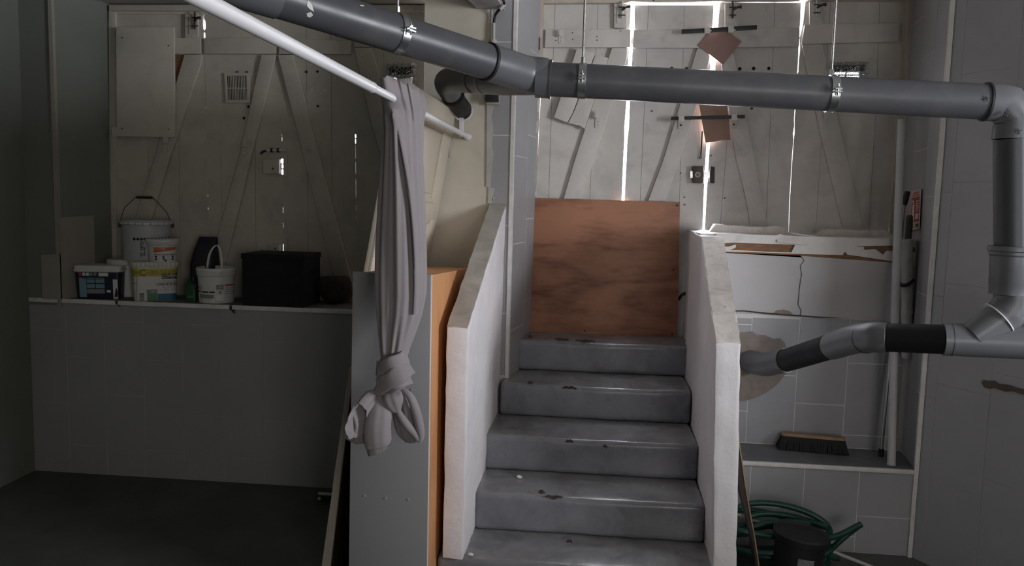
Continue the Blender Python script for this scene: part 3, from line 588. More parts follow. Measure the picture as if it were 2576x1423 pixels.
holes([(771, 181), (799, 180), (829, 180), (800, 267)], YL, d7, .007); holes([(785, 226), (817, 227)], YL, d7, .005, whitep, 'filled_hole'); holes([(625, 268), (614, 297)], YL, d6, .008)
holes([(1398, 92), (1398, 102), (1440, 82), (1441, 99), (1502, 92), (1502, 101), (1561, 78)], YR - .022, dA, .003)
# brown patches
def patch(label, pts, Y, m_=hardb):
    cx = sum(p[0] for p in pts) / len(pts); o = MB().prism(px(pts, Y), (0, -.006, 0)).build('cover_patch', m_, loc=at(cx, max(p[1] for p in pts), Y))
    tag(o, label, 'board', 'brown patches over the door gap')
patch('reddish brown square board nailed as a diamond under the upper bar', [(1755, 114), (1783, 80), (1831, 79), (1865, 105), (1818, 163)], YR - .024)
patch('brown upright board with a ragged foot behind the lower bar', [(1754, 236), (1826, 238), (1838, 352), (1820, 351), (1800, 356), (1775, 359)], YR - .024, mat('tan hardboard', (.30, .185, .135), .7, .12, 9, .1, 60))
# lock on the right door
lk = thing('door_lock', 'brown rim lock with a chrome cylinder bridging the light gap', 'lock', at(1762, 462, YR))
MB().prism(px([(1741, 418), (1769, 418), (1768, 461), (1742, 460)], YR - .001), (0, -.035, 0)).build('lock_case', brown_pl, lk, bevel=.003)
MB().prism(px([(1735, 431), (1742, 430), (1742, 447), (1735, 448)], YR - .002), (0, -.022, 0)).build('latch_plate', zinc, lk)
MB().cyl(at(1755, 439, YR - .036), at(1755, 439, YR - .046), .017, 20).build('cylinder', chrome, lk)
MB().cyl(at(1755, 439, YR - .046), at(1755, 439, YR - .048), .006, 10).build('keyhole', grime, lk)
MB().prism(px([(1769, 432), (1785, 433), (1785, 446), (1769, 446)], YR - .01), (0, -.014, 0)).build('lock_bolt', zinc, lk)
MB().prism(px([(1786, 418), (1797, 420), (1796, 460), (1792, 461), (1784, 459), (1785, 434)], YR - .001), (0, -.02, 0)).build('strike_plate', grime, lk, rough=.002, rs=40)
dk = thing('door_rod', 'short dark iron drop rod hanging beside the light gap', 'rod', at(1764, 395, YR))
MB().cyl(at(1767, 330, YR - .012), at(1763, 392, YR - .012), .004, 8).build('rod', grime, dk); MB().ring(at(1762, 396, YR - .012), (0, 1, 0), .004, .008, .005, 12).build('eye', grime, dk)
# left lock boxes
def lockbox(label, p, knob, Yd=YL):
    t = thing('lock_box', label, 'lock', at(p[0][0], p[2][1], Yd), 'painted rim locks on the dark doors')
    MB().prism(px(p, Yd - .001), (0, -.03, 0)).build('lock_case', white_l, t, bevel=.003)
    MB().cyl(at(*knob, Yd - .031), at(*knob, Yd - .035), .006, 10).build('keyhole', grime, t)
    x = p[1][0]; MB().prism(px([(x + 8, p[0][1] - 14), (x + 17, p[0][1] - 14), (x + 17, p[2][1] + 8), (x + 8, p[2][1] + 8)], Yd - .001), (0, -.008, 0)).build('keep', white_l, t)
lockbox('pale square rim lock on the dark doors under the old bolt', [(666, 401), (706, 401), (706, 437), (667, 437)], (686, 424))
lockbox('small pale rim lock just above the black box', [(680, 614), (707, 614), (707, 634), (680, 634)], (692, 625))
ob_ = thing('old_bolt', 'corroded horizontal bolt above the pale square lock', 'bolt', at(688, 385, YL))
MB().cyl(at(662, 378, YL - .012), at(721, 377, YL - .012), .008, 10).build('bolt_rod', white2, ob_); MB().tube([at(672, 378, YL - .01), at(662, 381, YL - .03), at(656, 387, YL - .03)], [.005, .008, .006], 8).build('bolt_handle', grime, ob_)
for x in (684, 700): MB().ring(at(x, 378, YL - .012), (1, 0, 0), .009, .013, .012, 12).build('staple', grime, ob_)
# hung cover board
white_c = mat('dull board paint', (.52, .48, .41), .6, .08, 5, .12, 25, dirt=(DIRT, .3, 3))
cb = thing('cover_board', 'pale rectangular board hung on the far left dark leaf', 'board', at(368, 345, YL - .05))
MB().prism(px([(296, 69), (441, 70), (442, 346), (297, 343)], YL - .035), (0, -.018, 0)).build('board', white_c, cb, bevel=.003)
for q in ((308, 95), (425, 115), (307, 323), (425, 325)): MB().cyl(at(*q, YL - .053), at(*q, YL - .056), .004, 8).build('nail', grime, cb)
for x in (310, 425): MB().prism(px([(x - 8, 80), (x + 8, 80), (x + 8, 335), (x - 8, 335)], YL - .002), (0, -.033, 0)).build('batten', white, cb)
MB().prism(px([(441, 138), (468, 138), (443, 232)], YL - .0015), (0, -.002, 0)).build('broken_panel', timber, d5)
# vent grille
vg = thing('vent_grille', 'white slotted vent grille on a dark door leaf', 'vent', at(599, 260, YL))
fr = px([(566, 184), (629, 184), (632, 259), (570, 259)], YL - .001); ho = px([(572, 191), (622, 191), (624, 252), (575, 252)], YL - .001)
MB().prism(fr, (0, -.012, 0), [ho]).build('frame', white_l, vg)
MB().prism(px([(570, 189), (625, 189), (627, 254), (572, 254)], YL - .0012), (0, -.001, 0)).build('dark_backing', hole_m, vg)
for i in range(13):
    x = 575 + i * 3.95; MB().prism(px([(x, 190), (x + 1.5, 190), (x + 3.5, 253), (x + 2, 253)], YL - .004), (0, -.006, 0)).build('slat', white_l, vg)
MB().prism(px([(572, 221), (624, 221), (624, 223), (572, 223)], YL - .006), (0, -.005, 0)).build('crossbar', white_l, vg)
for x in (598, 622): MB().cyl(at(x, 181, YL - .001), at(x, 181, YL - .006), .006, 8).build('screw', grime, vg)
# wire mesh plugs with daylight slots behind
def mesh_vent(label, x0, y0, x1, y1, Yd, slots, seed, glow=True):
    rnd = random.Random(seed); t = thing('mesh_vent', label, 'vent', at((x0 + x1) / 2, y1, Yd), 'wire mesh stuffed vents')
    MB().prism(px([(x0 + 8, y0 + 8), (x1 - 8, y0 + 8), (x1 - 8, y0 + (y1 - y0) * .52), (x0 + 8, y0 + (y1 - y0) * .52)], Yd - .0015), (0, -.001, 0)).build('dark_recess', hole_m, t)
    mb = MB(); cell = 6.2
    cols_, rows_ = int((x1 - x0) / (cell * .9)), int((y1 - y0) / (cell * .75))
    def nd_(i, j): 
        r2 = random.Random(seed * 7919 + i * 131 + j); x = x0 + i * cell * .9 + r2.uniform(-2, 2) + (cell * .45 if j % 2 else 0); y = y0 + j * cell * .75 + r2.uniform(-1.6, 1.6)
        return at(x, y, Yd - .012 - r2.random() * .035)
    for lay in range(2):
        for j in range(rows_ + 1):
            for i in range(cols_ + 1):
                if rnd.random() < .12: continue
                a = nd_(i + lay * 50, j) if lay == 0 else nd_(i, j + 1) + Vector((.004, -.02, .005))
                for (di, dj) in (((1, 0), (0, 1)) if (i + j) % 2 else ((0, 1), (-1, 1))):
                    ii, jj = i + di, j + dj
                    if 0 <= ii <= cols_ and jj <= rows_:
                        b2 = nd_(ii + lay * 50, jj) if lay == 0 else nd_(ii, jj + 1) + Vector((.004, -.02, .005))
                        mid = (a + b2) / 2 + Vector((0, -.004, .002)); mb.tube([a, mid, b2], .0011, 4)
    o = mb.build('wire_mesh', galv, t); o['kind'] = 'stuff'
    return t
mv1 = mesh_vent('crumpled wire mesh vent on the right doors behind the pipe clamp', 2088, 156, 2182, 200, YR, None, 3)
mv2 = mesh_vent('crumpled wire mesh vent on the dark doors behind the curtain', 972, 160, 1046, 214, YL, None, 5)
# ================================================================== PLYWOOD SHEET
pw = thing('plywood_sheet', 'large brown plywood sheet closing the door at the head of the steps', 'board', at(1510, 832, 4.80))
q_ = [at(1325, 497, 4.835), at(1710, 508, 4.835), at_z(1704, 834, .898), at_z(1319, 827, .898)]
q_[2].y = 4.80; q_[3].y = 4.80; q_[2].x = at(1704, 834, 4.80).x; q_[3].x = at(1319, 827, 4.80).x
MB().prism(q_, (0, -.015, 0)).build('sheet', ply, pw, bevel=.001)
def lerp4(u, v): return (q_[0] * (1 - u) + q_[1] * u) * (1 - v) + (q_[3] * (1 - u) + q_[2] * u) * v
for (u, v) in ((.018, .02), (.982, .025), (.022, .5), (.965, .5), (.022, .97), (.40, .975), (.965, .975)):
    c = lerp4(u, v) + Vector((0, -.015, 0)); MB().cyl(c, c + Vector((0, -.0025, 0)), .0055, 10).build('screw', grime, pw)
hk = thing('black_cable_end', 'short bent black cable end beside the plywood sheet', 'cable', at(1712, 750, 4.84))
MB().tube(resample([at(1708, 752, 4.835), at(1715, 742, 4.80), at(1724, 738, 4.80), at(1736, 738, 4.80)], 4), .009, 10).build('cable', rubber, hk)
# ================================================================== DRAIN PIPES
dp = thing('drain_pipe', 'long grey plastic drain pipe hung across the room and dropping to a lower branch', 'pipe', at(1375, 199, 3.1))
R0 = .0625
B0 = at(1335, 189, 3.1); A0 = Vector((-.654, 2.689, 2.209)); dirA = (A0 - B0).normalized()
S0 = B0 + dirA * ((Vector((-.332, 2.895, 2.15)) - B0).dot(dirA))        # socket of the left length
E0 = B0 + dirA * 1.62
MB().cyl(B0 + dirA * 1.00, S0, R0, 40).build('pipe', pvc, dp)
MB().cyl(E0, B0 + dirA * 1.0, R0 * 1.06, 40).build('pipe', pvc_f, dp)
P1 = at(1376, 199, 3.1); P2 = at(2478, 256, 3.1); dirR = (P2 - P1).normalized()
MB().tube(resample([S0 + dirA * .0, S0 * .6 + B0 * .4, B0 - dirA * -.02, B0 + dirR * .045, P1 - dirR * .02], 5), R0 * 1.06, 40).build('elbow', pvc_f, dp)
MB().ring(S0, dirA, R0 * .98, R0 * 1.10, .010, 40).build('seal', rubber, dp)
MB().ring(P1 + dirR * -.015, dirR, R0 * .9, R0 * 1.12, .05, 40).build('coupling', pvc_f, dp); MB().ring(P1 + dirR * .014, dirR, R0 * .9, R0 * 1.16, .007, 40).build('coupling', pvc, dp)
MB().cyl(P1, P2, R0, 40).build('pipe', pvc, dp)
MB().ring(P2, dirR, R0 * .98, R0 * 1.10, .008, 40).build('seal', rubber, dp)
V1 = at(2548, 350, 3.1); cor = Vector((V1.x, 3.1, P2.z - .004))
m1 = P2 + dirR * .045; m2 = cor + Vector((0, 0, -.075))
MB().tube([P2 + dirR * .003, m1, m1 * .62 + cor * .38 + Vector((.0, 0, .0)), m2 * .62 + cor * .38, m2, V1], R0 * 1.07, 40).build('elbow', pvc_f, dp)
dg_ = (m2 - m1).normalized()
for (x, y) in ((2482, 248), (2533, 286), (2563, 330)):               # pen crosses at the joints
    c = at(x, y, 3.1 - R0 * 1.085)
    MB().obox(c, (.010, 0, .004), (0, .001, 0), (-.0006, 0, .0014)).obox(c, (.003, 0, -.010), (0, .001, 0), (.0014, 0, .0006)).build('pen_cross', blackp, dp)
V2 = at(2549, 622, 3.1); V3 = at(2550, 740, 3.1)
MB().cyl(V1, V2, R0, 40).build('pipe', mat('mid grey pvc', (.052, .055, .06), .42, .06, 6, .03, 60), dp)
MB().lathe((V2.x, V2.y, V2.z), [(R0, .004), (R0 * 1.30, .004), (R0 * 1.32, 0), (R0 * 1.32, -.012), (R0 * 1.22, -.016), (R0 * 1.22, -.026), (R0 * 1.14, -.032), (R0 * 1.12, -.085), (R0 * 1.10, -.088), (R0 * 1.10, -.13), (R0 * 1.08, -.132), (R0 * 1.05, V3.z - V2.z)], 44).build('coupling', pvc_f, dp)
W0 = at(2446, 848, 3.1); Wm = at(2549, 765, 3.1); Wb = at(2500, 800, 3.1)
MB().tube(resample([V3 + Vector((0, 0, .002)), at(2548, 762, 3.1), at(2528, 790, 3.1), at(2490, 818, 3.1), W0], 5), [R0 * 1.05] * 11 + [R0 * (1.0 - .018 * q) for q in range(10)], 40).build('elbow', pvc_f, dp)
sdir = (at(2490, 818, 3.1) - at(2528, 790, 3.1)).normalized()
MB().ring(at(2512, 800, 3.1), sdir, R0 * .9, R0 * 1.09, .004, 40).build('seal', edge_w, dp)
c = at(2503, 752, 3.1 - .03); MB().obox(c, (.008, 0, .004), (0, .001, 0), (-.0006, 0, .0014)).obox(c, (.003, 0, -.008), (0, .001, 0), (.0014, 0, .0006)).build('pen_cross', blackp, dp)
R1 = .055
J = [at(2700, 866, 3.05), at(2372, 853, 3.13), at(2205, 848, 3.28), at(2155, 852, 3.42), at(2100, 868, 3.60), at(1975, 907, 4.02), at(1925, 916, 4.15), at(1884, 908, 4.31)]
MB().cyl(J[0], J[1], R1 * 1.10, 40).build('wye', pvc_f, dp)
ax = (J[0] - J[1]).normalized()
for k in (.03, .30): MB().ring(J[1] + ax * k, ax, R1 * 1.0, R1 * 1.125, .004, 40).build('seal', pvc_f, dp)
MB().cyl(J[1] + ax * .02, J[2] - (J[2] - J[1]).normalized() * .02, R1, 40).build('pipe', pvc_d, dp)
MB().tube(resample([J[2] + (J[1] - J[2]).normalized() * .02, J[2], J[3], J[4], J[4] + (J[5] - J[4]).normalized() * .02], 4), R1 * 1.09, 40).build('elbow', pvc_f, dp)
ax = (J[3] - J[2]).normalized(); MB().ring((J[3] + J[2]) / 2, ax, R1, R1 * 1.12, .004, 40).build('seal', pvc_d, dp)
MB().cyl(J[4], J[5], R1, 40).build('pipe', pvc_d, dp)
MB().tube(resample([J[5] + (J[4] - J[5]).normalized() * .01, J[5] * .6 + J[6] * .4, J[6], J[7]], 5), R1 * 1.09, 40).build('elbow', pvc_f, dp)
# side branch bending back into the pillar
R2 = .050
K = [at(1372, 204, 3.09), at(1262, 208, 3.34), at(1195, 203, 3.52), at(1140, 200, 3.68), at(1122, 208, 3.80), at(1133, 230, 3.95), at(1152, 258, 4.12), at(1166, 276, 4.315)]
MB().tube(resample(K[:3], 4), R2 * 1.0, 36).build('branch', pvc, dp)
MB().ring(K[2] * .6 + K[1] * .4, (K[2] - K[1]), R2 * .9, R2 * 1.06, .02, 36).build('coupling', pvc_f, dp)
MB().tube(resample(K[2:6], 5), R2 * 1.09, 36).build('elbow', pvc, dp)
MB().ring(K[5] * .7 + K[6] * .3, (K[6] - K[5]), R2 * .9, R2 * 1.16, .010, 36).build('seal', rubber, dp)
MB().tube(resample(K[5:], 5), R2 * .92, 36).build('pipe', pvc_d, dp)
MB().ring(K[7] + Vector((0, -.02, -.01)), (K[7] - K[6]), R2 * .9, R2 * 1.05, .012, 36).build('mortar_collar', edge_w, dp)
for pts in ([(775, 0), (772, 14), (778, 22), (790, 30), (785, 12)], [(771, 34), (782, 30), (788, 38), (781, 44), (773, 42)], [(905, 12), (915, 13), (916, 16), (907, 15)]):
    tt = None
    c0 = [at(x, y, 2.45) for x, y in pts]
    # drop each speck onto the pipe surface along the view ray
    out = []
    for x, y in pts:
        d = ray(x, y).normalized(); w0 = EYEV - E0; u_ = -dirA
        a = d - u_ * d.dot(u_); b = w0 - u_ * w0.dot(u_); A_, B_, C_ = a.dot(a), 2 * a.dot(b), b.dot(b) - (R0 + .0012) ** 2
        D_ = B_ * B_ - 4 * A_ * C_
        if D_ > 0: out.append(EYEV + d * ((-B_ - math.sqrt(D_)) / (2 * A_)))
    if len(out) > 2: MB().prism(out, ray(800, 20).normalized() * .003).build('paint_splash', whitep, dp)
def clamp(label, c, axis, rx):
    axis = Vector(axis).normalized(); t = thing('pipe_clamp', label, 'clamp', c, 'pipe clamps hanging on threaded rods')
    MB().ring(c, axis, R0 * 1.002, R0 * 1.045, .028, 44).build('band', zinc, t)
    for s_ in (-1, 1): MB().ring(c + axis * .012 * s_, axis, R0 * 1.03, R0 * 1.065, .004, 44).build('band_rib', zinc, t)
    side = axis.cross(Vector((0, 0, 1))).normalized()
    if side.y > 0: side = -side
    e = c + (side * .95 + Vector((0, 0, .1))).normalized() * R0 * 1.05
    MB().obox(e + side * .012, side * .016, axis * .012, (0, 0, .0022)).obox(e + side * .012 + Vector((0, 0, -.010)), side * .016, axis * .012, (0, 0, .0022)).build('lug', zinc, t)
    MB().cyl(e + side * .016 + Vector((0, 0, -.022)), e + side * .016 + Vector((0, 0, .018)), .0035, 8).cyl(e + side * .016 + Vector((0, 0, .003)), e + side * .016 + Vector((0, 0, .009)), .0065, 6).build('bolt', zinc, t)
    top = c + Vector((rx, 0, R0 * 1.03))
    MB().cyl(top, top + Vector((0, 0, .022)), .0075, 6).build('nut', zinc, t)
    MB().cyl(top + Vector((0, 0, .01)), Vector((top.x, top.y, 3.06)), .0042, 10).build('threaded_rod', rod_steel, t)
c1 = B0 + dirA * ((Vector((-.654, 2.689, 2.209)) - B0).dot(dirA)); clamp('shiny pipe clamp on the sloping left length of the drain pipe', c1, dirA, 0)
def onrun(x): 
    t = (x - 1376) / (2478 - 1376); return P1 + (P2 - P1) * ((at(x, 228, 3.1).x - P1.x) / (P2.x - P1.x))
clamp('shiny pipe clamp beside the pipe coupling, before the leftmost white door leaf', onrun(1464), dirR, 0)
clamp('shiny pipe clamp before the wire mesh vent of the right doors', onrun(2092), dirR, -.004)
# ================================================================== PILLAR FITTINGS
cd = thing('cable_conduit', 'black cable dropping into a cream conduit on the pillar', 'cable', at(1241, 118, 4.29))
MB().cyl(at(1242, 58, 4.285), at(1241, 125, 4.285), .009, 14).build('conduit', tapegrey, cd); MB().cyl(at(1241, 100, 4.285), at(1241, 109, 4.285), .018, 14).build('clip', tapegrey, cd)
MB().tube(resample([at(1263, -4, 4.20), at(1268, 8, 4.22), at(1258, 22, 4.25), at(1246, 38, 4.28), at(1242, 60, 4.285)], 6), .007, 10).build('cable', rubber, cd)
MB().tube([at(1259, 22, 4.24), at(1268, 11, 4.225)], .010, 10).build('sleeve', whitep, cd)
jb = thing('junction_box', 'small black box on a raw wooden block below the drain branch', 'box', at(1240, 264, 4.30))
MB().prism(px([(1224, 233), (1257, 233), (1258, 264), (1224, 264)], 4.298), (0, -.02, 0)).build('wood_block', palewood, jb, bevel=.002)
MB().prism(px([(1222, 229), (1254, 229), (1255, 257), (1222, 257)], 4.278), (0, -.03, 0)).build('box', rubber, jb, bevel=.003)
tk = MB().prism(px([(1156, 292), (1167, 292), (1168, 345), (1156, 345)], 4.305), (0, -.015, 0)).build('cable_trunking', edge_w, bevel=.001, loc=at(1162, 345, 4.3)); tag(tk, 'short white cable trunking on the pillar above the curtain rod end', 'trunking')
# ================================================================== CURTAIN ROD AND CURTAIN
RXc, RZc = -.664, 2.0
cr = thing('curtain_rod', 'white telescopic curtain rod running back to the pillar', 'rod', (RXc, 2.0, RZc))
yj = 2.42
MB().cyl((RXc, -2.08, RZc), (RXc, yj, RZc), .0158, 28).build('outer_tube', rod_w, cr)
MB().cyl((RXc, yj - .02, RZc), (RXc, 4.29, RZc), .0128, 28).build('inner_tube', rod_w, cr)
MB().ring((RXc, yj - .004, RZc), (0, 1, 0), .012, .0163, .012, 28).build('tube_collar', rod_w, cr)
MB().tube([(RXc, 4.272, RZc), (RXc, 4.29, RZc), (RXc, 4.308, RZc)], [.0155, .0175, .020], 24).build('wall_cup', rod_w, cr)
ct = thing('curtain', 'mauve grey curtain gathered on the white rod and tied in a big knot', 'curtain', (RXc, 2.9, .95))
LV = [ # y, left px, right px, depth centre, half depth
    (222, 981, 1046, 2.875, .265), (236, 981, 1050, 2.875, .265), (262, 980, 1054, 2.88, .25), (285, 978, 1056, 2.90, .20), (330, 973, 1059, 2.905, .165), (400, 966, 1060, 2.905, .14),
    (500, 957, 1067, 2.90, .125), (600, 950, 1072, 2.90, .115), (680, 947, 1075, 2.895, .108), (740, 947, 1074, 2.89, .10), (790, 950, 1064, 2.885, .09), (840, 954, 1046, 2.88, .072), (880, 957, 1031, 2.875, .055), (905, 960, 1024, 2.87, .045)]
def lv(y):
    for a, b in zip(LV, LV[1:]):
        if a[0] <= y <= b[0]:
            t = (y - a[0]) / (b[0] - a[0]); t2 = t; return [a[i] + (b[i] - a[i]) * t2 for i in range(5)]
    return list(LV[-1])
NR = 144; rings = []
for i in range(76):
    y = 222 + (905 - 222) * i / 75; _, xl, xr, yc, hd = lv(y)
    cc = at((xl + xr) / 2, y, yc); hw = (xr - xl) / 2 * yc / F * .96
    top_t = max(0, 1 - (y - 222) / 120); r = []
    for k in range(NR):
        th = 2 * PI * k / NR; drift = (y - 222) / 700
        f = 1 + (.05 + .11 * top_t) * math.sin(9 * th + 1.3 + .5 * drift) + .085 * math.sin(4 * th - 1.4 * drift + .4) + .03 * math.sin(17 * th + 3 * drift)
        if y > 780: f += .10 * ((y - 780) / 125) * math.sin(11 * th + .7)
        f = f if abs(math.cos(th)) < .93 else 1 + (f - 1) * .35
        f = min(f, 1.12)
        if y < 300 and math.sin(th) < -.8: f = 1.0
        r.append(cc + Vector((math.cos(th) * hw * f, math.sin(th) * hd * f, (.006 * math.sin(13 * th) if i == 0 else 0))))
    rings.append(r)
MB().loft(rings).build('drape', fabric, ct, ang=80)
# overlapping front edge of the cloth, a turned hem
hem = []
for (x, y) in ((986, 286), (998, 320), (1012, 390), (1026, 470), (1036, 560), (1041, 640), (1043, 720), (1040, 790)):
    _, xl, xr, yc, hd = lv(y); u = ((x - (xl + xr) / 2) / ((xr - xl) / 2)); Yf = yc - hd * math.sqrt(max(.05, 1 - u * u)) * 1.05
    hem.append((at(x, y, Yf), at(x + 9, y, Yf + .006)))
hv = []
A_ = resample([a for a, b in hem], 6); B2 = resample([b for a, b in hem], 6)
MB().loft([[a + Vector((0, .012, 0)), a + Vector((0, -.006, 0)), (a + b) / 2 + Vector((0, -.010, 0)), b + Vector((0, -.004, 0)), b + Vector((0, .014, 0))] for a, b in zip(A_, B2)]).build('hem', fabric, ct, ang=80)
# knot and tails
def blob(name, secs, m_=fabric, n=56, folds=.06, fn=7, cap=True, amp2=.0, seed=0):
    """secs: centre px x, y, Y, half width px, half depth m, lean angle of the section"""
    P = resample([Vector((s_[0], s_[1], s_[2])) for s_ in secs], 6); Q = resample([Vector((s_[3], s_[4], s_[5])) for s_ in secs], 6); rr = []
    for i, (p, q) in enumerate(zip(P, Q)):
        c_ = at(p.x, p.y, p.z); hw = q.x * p.z / F; t = i / (len(P) - 1); r = []
        for k in range(n):
            th = 2 * PI * k / n; f = 1 + folds * math.sin(fn * th + seed + 2.2 * t) + folds * .5 * math.sin((fn * 2 + 1) * th - seed)
            u = math.cos(th) * hw * f; v = math.sin(th) * q.y * f
            r.append(c_ + Vector((u * math.cos(q.z), v, u * math.sin(q.z))) + noise.noise_vector(Vector((u, v, t)) * 14 + Vector((seed, 0, 0))) * amp2)
        rr.append(r)
    return MB().loft(rr, cap).build(name, m_, ct, ang=80)
blob('knot', [(990, 890, 2.87, 28, .045, 0), (990, 905, 2.86, 38, .056, .12), (990, 935, 2.85, 44, .066, .12), (990, 960, 2.85, 44, .064, .2), (984, 978, 2.855, 36, .055, .3), (982, 992, 2.86, 22, .035, .3)], folds=.02, fn=5, amp2=.003, seed=1)
def sash(pts, wd, seed, thick=.006):       # a band of cloth laid across the knot: (x, y, Y), width px normal to its run
    P = resample([Vector(p) for p in pts], 6); rr = []
    for i, p in enumerate(P):
        a, b = P[max(i - 1, 0)], P[min(i + 1, len(P) - 1)]; t = (b - a); t.z = 0; t.normalize(); nx, ny = -t.y, t.x; h = wd / 2 * (1 + .1 * math.sin(i * .5 + seed))
        r = []
        for k, (s_, dy) in enumerate(((-1, .010), (-1, 0), (-.72, -.008), (-.3, -.005), (0, -.009), (.35, -.006), (.75, -.009), (1, -.001), (1, .010))):
            r.append(at(p.x + nx * h * s_, p.y + ny * h * s_, p.z + dy))
        rr.append(r)
    return MB().loft(rr).build('knot_wrap', fabric, ct, ang=80)
sash([(948, 965, 2.85), (958, 968, 2.80), (985, 955, 2.776), (1012, 935, 2.785), (1034, 920, 2.83)], 46, 0)
sash([(946, 925, 2.85), (960, 925, 2.80), (985, 915, 2.782), (1010, 903, 2.80), (1022, 897, 2.84)], 36, 2)
sash([(962, 984, 2.83), (985, 979, 2.785), (1012, 966, 2.785), (1036, 955, 2.83)], 20, 4)
blob('tail', [(985, 975, 2.84, 20, .02, .3), (988, 995, 2.82, 26, .028, .3), (995, 1015, 2.82, 24, .026, .5), (1002, 1034, 2.83, 10, .012, .6)], folds=.08, fn=3, seed=2)
blob('tail', [(957, 985, 2.85, 8, .02, 0), (956, 1005, 2.84, 22, .030, .0), (955, 1035, 2.83, 33, .042, .0), (951, 1065, 2.83, 37, .046, .05), (950, 1095, 2.835, 37, .044, .1), (951, 1118, 2.84, 35, .036, .2), (950, 1134, 2.84, 27, .026, .32)], folds=.035, fn=4, amp2=.0015, seed=3)
blob('tail_hem', [(952, 1122, 2.838, 34.5, .035, .22), (950, 1138, 2.84, 26.5, .027, .36)], fab_stain, folds=.035, fn=4, seed=3.1)
# right loop: a folded lobe with a deep crease
blob('loop', [(1002, 985, 2.86, 14, .02, -.5), (1010, 1010, 2.87, 26, .03, -.4), (1020, 1040, 2.88, 36, .034, -.3), (1026, 1070, 2.88, 37, .034, -.25), (1030, 1095, 2.88, 31, .028, -.15), (1036, 1112, 2.88, 16, .014, 0)], folds=.06, fn=6, seed=4)
def roll(name, pts, rad):
    P = resample([at(*p) for p in pts], 7); n = len(P); MB().tube(P, [rad[0] + (rad[1] - rad[0]) * math.sin(PI * i / (n - 1)) for i in range(n)], 14).build(name, fabric, ct, ang=80)
roll('loop_fold', [(1006, 976, 2.83), (1030, 995, 2.82), (1045, 1030, 2.83), (1054, 1065, 2.84), (1059, 1095, 2.85), (1056, 1111, 2.85)], (.008, .017))
roll('loop_fold', [(995, 1020, 2.83), (1008, 1045, 2.825), (1025, 1070, 2.83), (1042, 1090, 2.84), (1054, 1110, 2.85)], (.006, .015))
roll('loop_fold', [(1010, 990, 2.84), (1020, 1020, 2.835), (1024, 1050, 2.84)], (.006, .011))
# left loop: an open rolled tube end
def openroll():                                # a rolled end of cloth, its mouth turned to the lower left
    n = 64; secs = [(957, 986, 2.865, 9, 8, .3), (946, 995, 2.85, 18, 16, .35), (932, 1010, 2.83, 26, 28, .4), (918, 1030, 2.812, 30, 38, .38), (906, 1048, 2.795, 29, 43, .34), (897, 1062, 2.782, 25, 44, .30)]
    P = resample([Vector(q[:3]) for q in secs], 6); Q = resample([Vector(q[3:]) for q in secs], 6); rr = []
    for i, (p, q) in enumerate(zip(P, Q)):
        t = i / (len(P) - 1); r = []
        for k in range(n):
            th = 2 * PI * k / n; f = 1 + .06 * math.sin(3 * th + 1) + .05 * math.sin(7 * th + 2 * t) + .025 * math.sin(12 * th)
            u, v = math.cos(th) * q.x * f, math.sin(th) * q.y * f
            r.append(at(p.x + u * math.cos(q.z) - v * math.sin(q.z), p.y + u * math.sin(q.z) + v * math.cos(q.z), p.z + .03 * t * math.cos(th) + .016 * math.sin(2 * th) * t))
        rr.append(r)
    inner = []
    for g_, dep in ((.93, .004), (.88, .03), (.84, .07), (.78, .11), (.66, .13)):
        r = rr[-1]; c_ = sum(r, Vector()) / n; inner.append([c_ + (q - c_) * g_ + Vector((.004, dep, .004)) for q in r])
    MB().loft(rr + inner, cap=True).build('loop', fabric, ct, ang=80)
openroll()
roll('loop_fold', [(884, 1036, 2.80), (893, 1052, 2.795), (897, 1072, 2.795), (892, 1092, 2.80)], (.003, .007))
blob('loop_lobe', [(925, 1000, 2.86, 10, .02, .2), (925, 1035, 2.85, 22, .03, .2), (912, 1070, 2.86, 38, .036, .2), (905, 1095, 2.87, 40, .03, .15), (912, 1112, 2.87, 22, .02, .1)], folds=.09, fn=6, amp2=.004, seed=6)
# ================================================================== CABINET, OLD DOOR, LEANING BOARD
YC = 3.06; XS = -.605
cbt = thing('tall_cabinet', 'tall box with a grey front board and bare orange plywood side', 'cabinet', (-.76, 3.5, 0))
xl = at(890, 685, YC).x; xr = XS
zt, zb = 1.383, 1.318; YB = 4.20
def ztop(y): return zt + (zb - zt) * (y - YC) / (YB - YC)
g = YC - .014
MB().prism([(xl - .012, g, 0), (xr + .004, g, 0), (xr + .003, g, zt + .003), (xl, g, zt + .004)], (0, .013, 0)).build('front_panel', board_grey, cbt, bevel=.0012)
MB().box((xr + .001, g + .001, 0), (xr + .006, g + .0125, zt + .002)).build('board_edge', edge_w, cbt)
MB().hexa([(xr - .018, YC, 0), (xr, YC, 0), (xr, YB, 0), (xr - .018, YB, 0), (xr - .018, YC, ztop(YC)), (xr, YC, ztop(YC)), (xr, YB, ztop(YB)), (xr - .018, YB, ztop(YB))]).build('side_panel', orange, cbt, bevel=.001)
MB().hexa([(xl, YC, 0), (xl + .018, YC, 0), (xl + .018, YB, 0), (xl, YB, 0), (xl, YC, ztop(YC)), (xl + .018, YC, ztop(YC)), (xl + .018, YB, ztop(YB)), (xl, YB, ztop(YB))]).build('side_panel', orange, cbt)
MB().hexa([(xl + .018, YC, zt - .02), (xr - .018, YC, zt - .02), (xr - .018, YB, zb - .02), (xl + .018, YB, zb - .02), (xl + .018, YC, zt), (xr - .018, YC, zt), (xr - .018, YB, zb), (xl + .018, YB, zb)]).build('top_panel', orange, cbt)
for (x, y) in ((916, 1247), (969, 1253), (1026, 1256), (925, 692), (1035, 980)):
    c = at(x, y, g - .0002); MB().tube([c, c + Vector((0, -.0022, 0))], [.006, .004], 12).build('screw', board_grey, cbt)
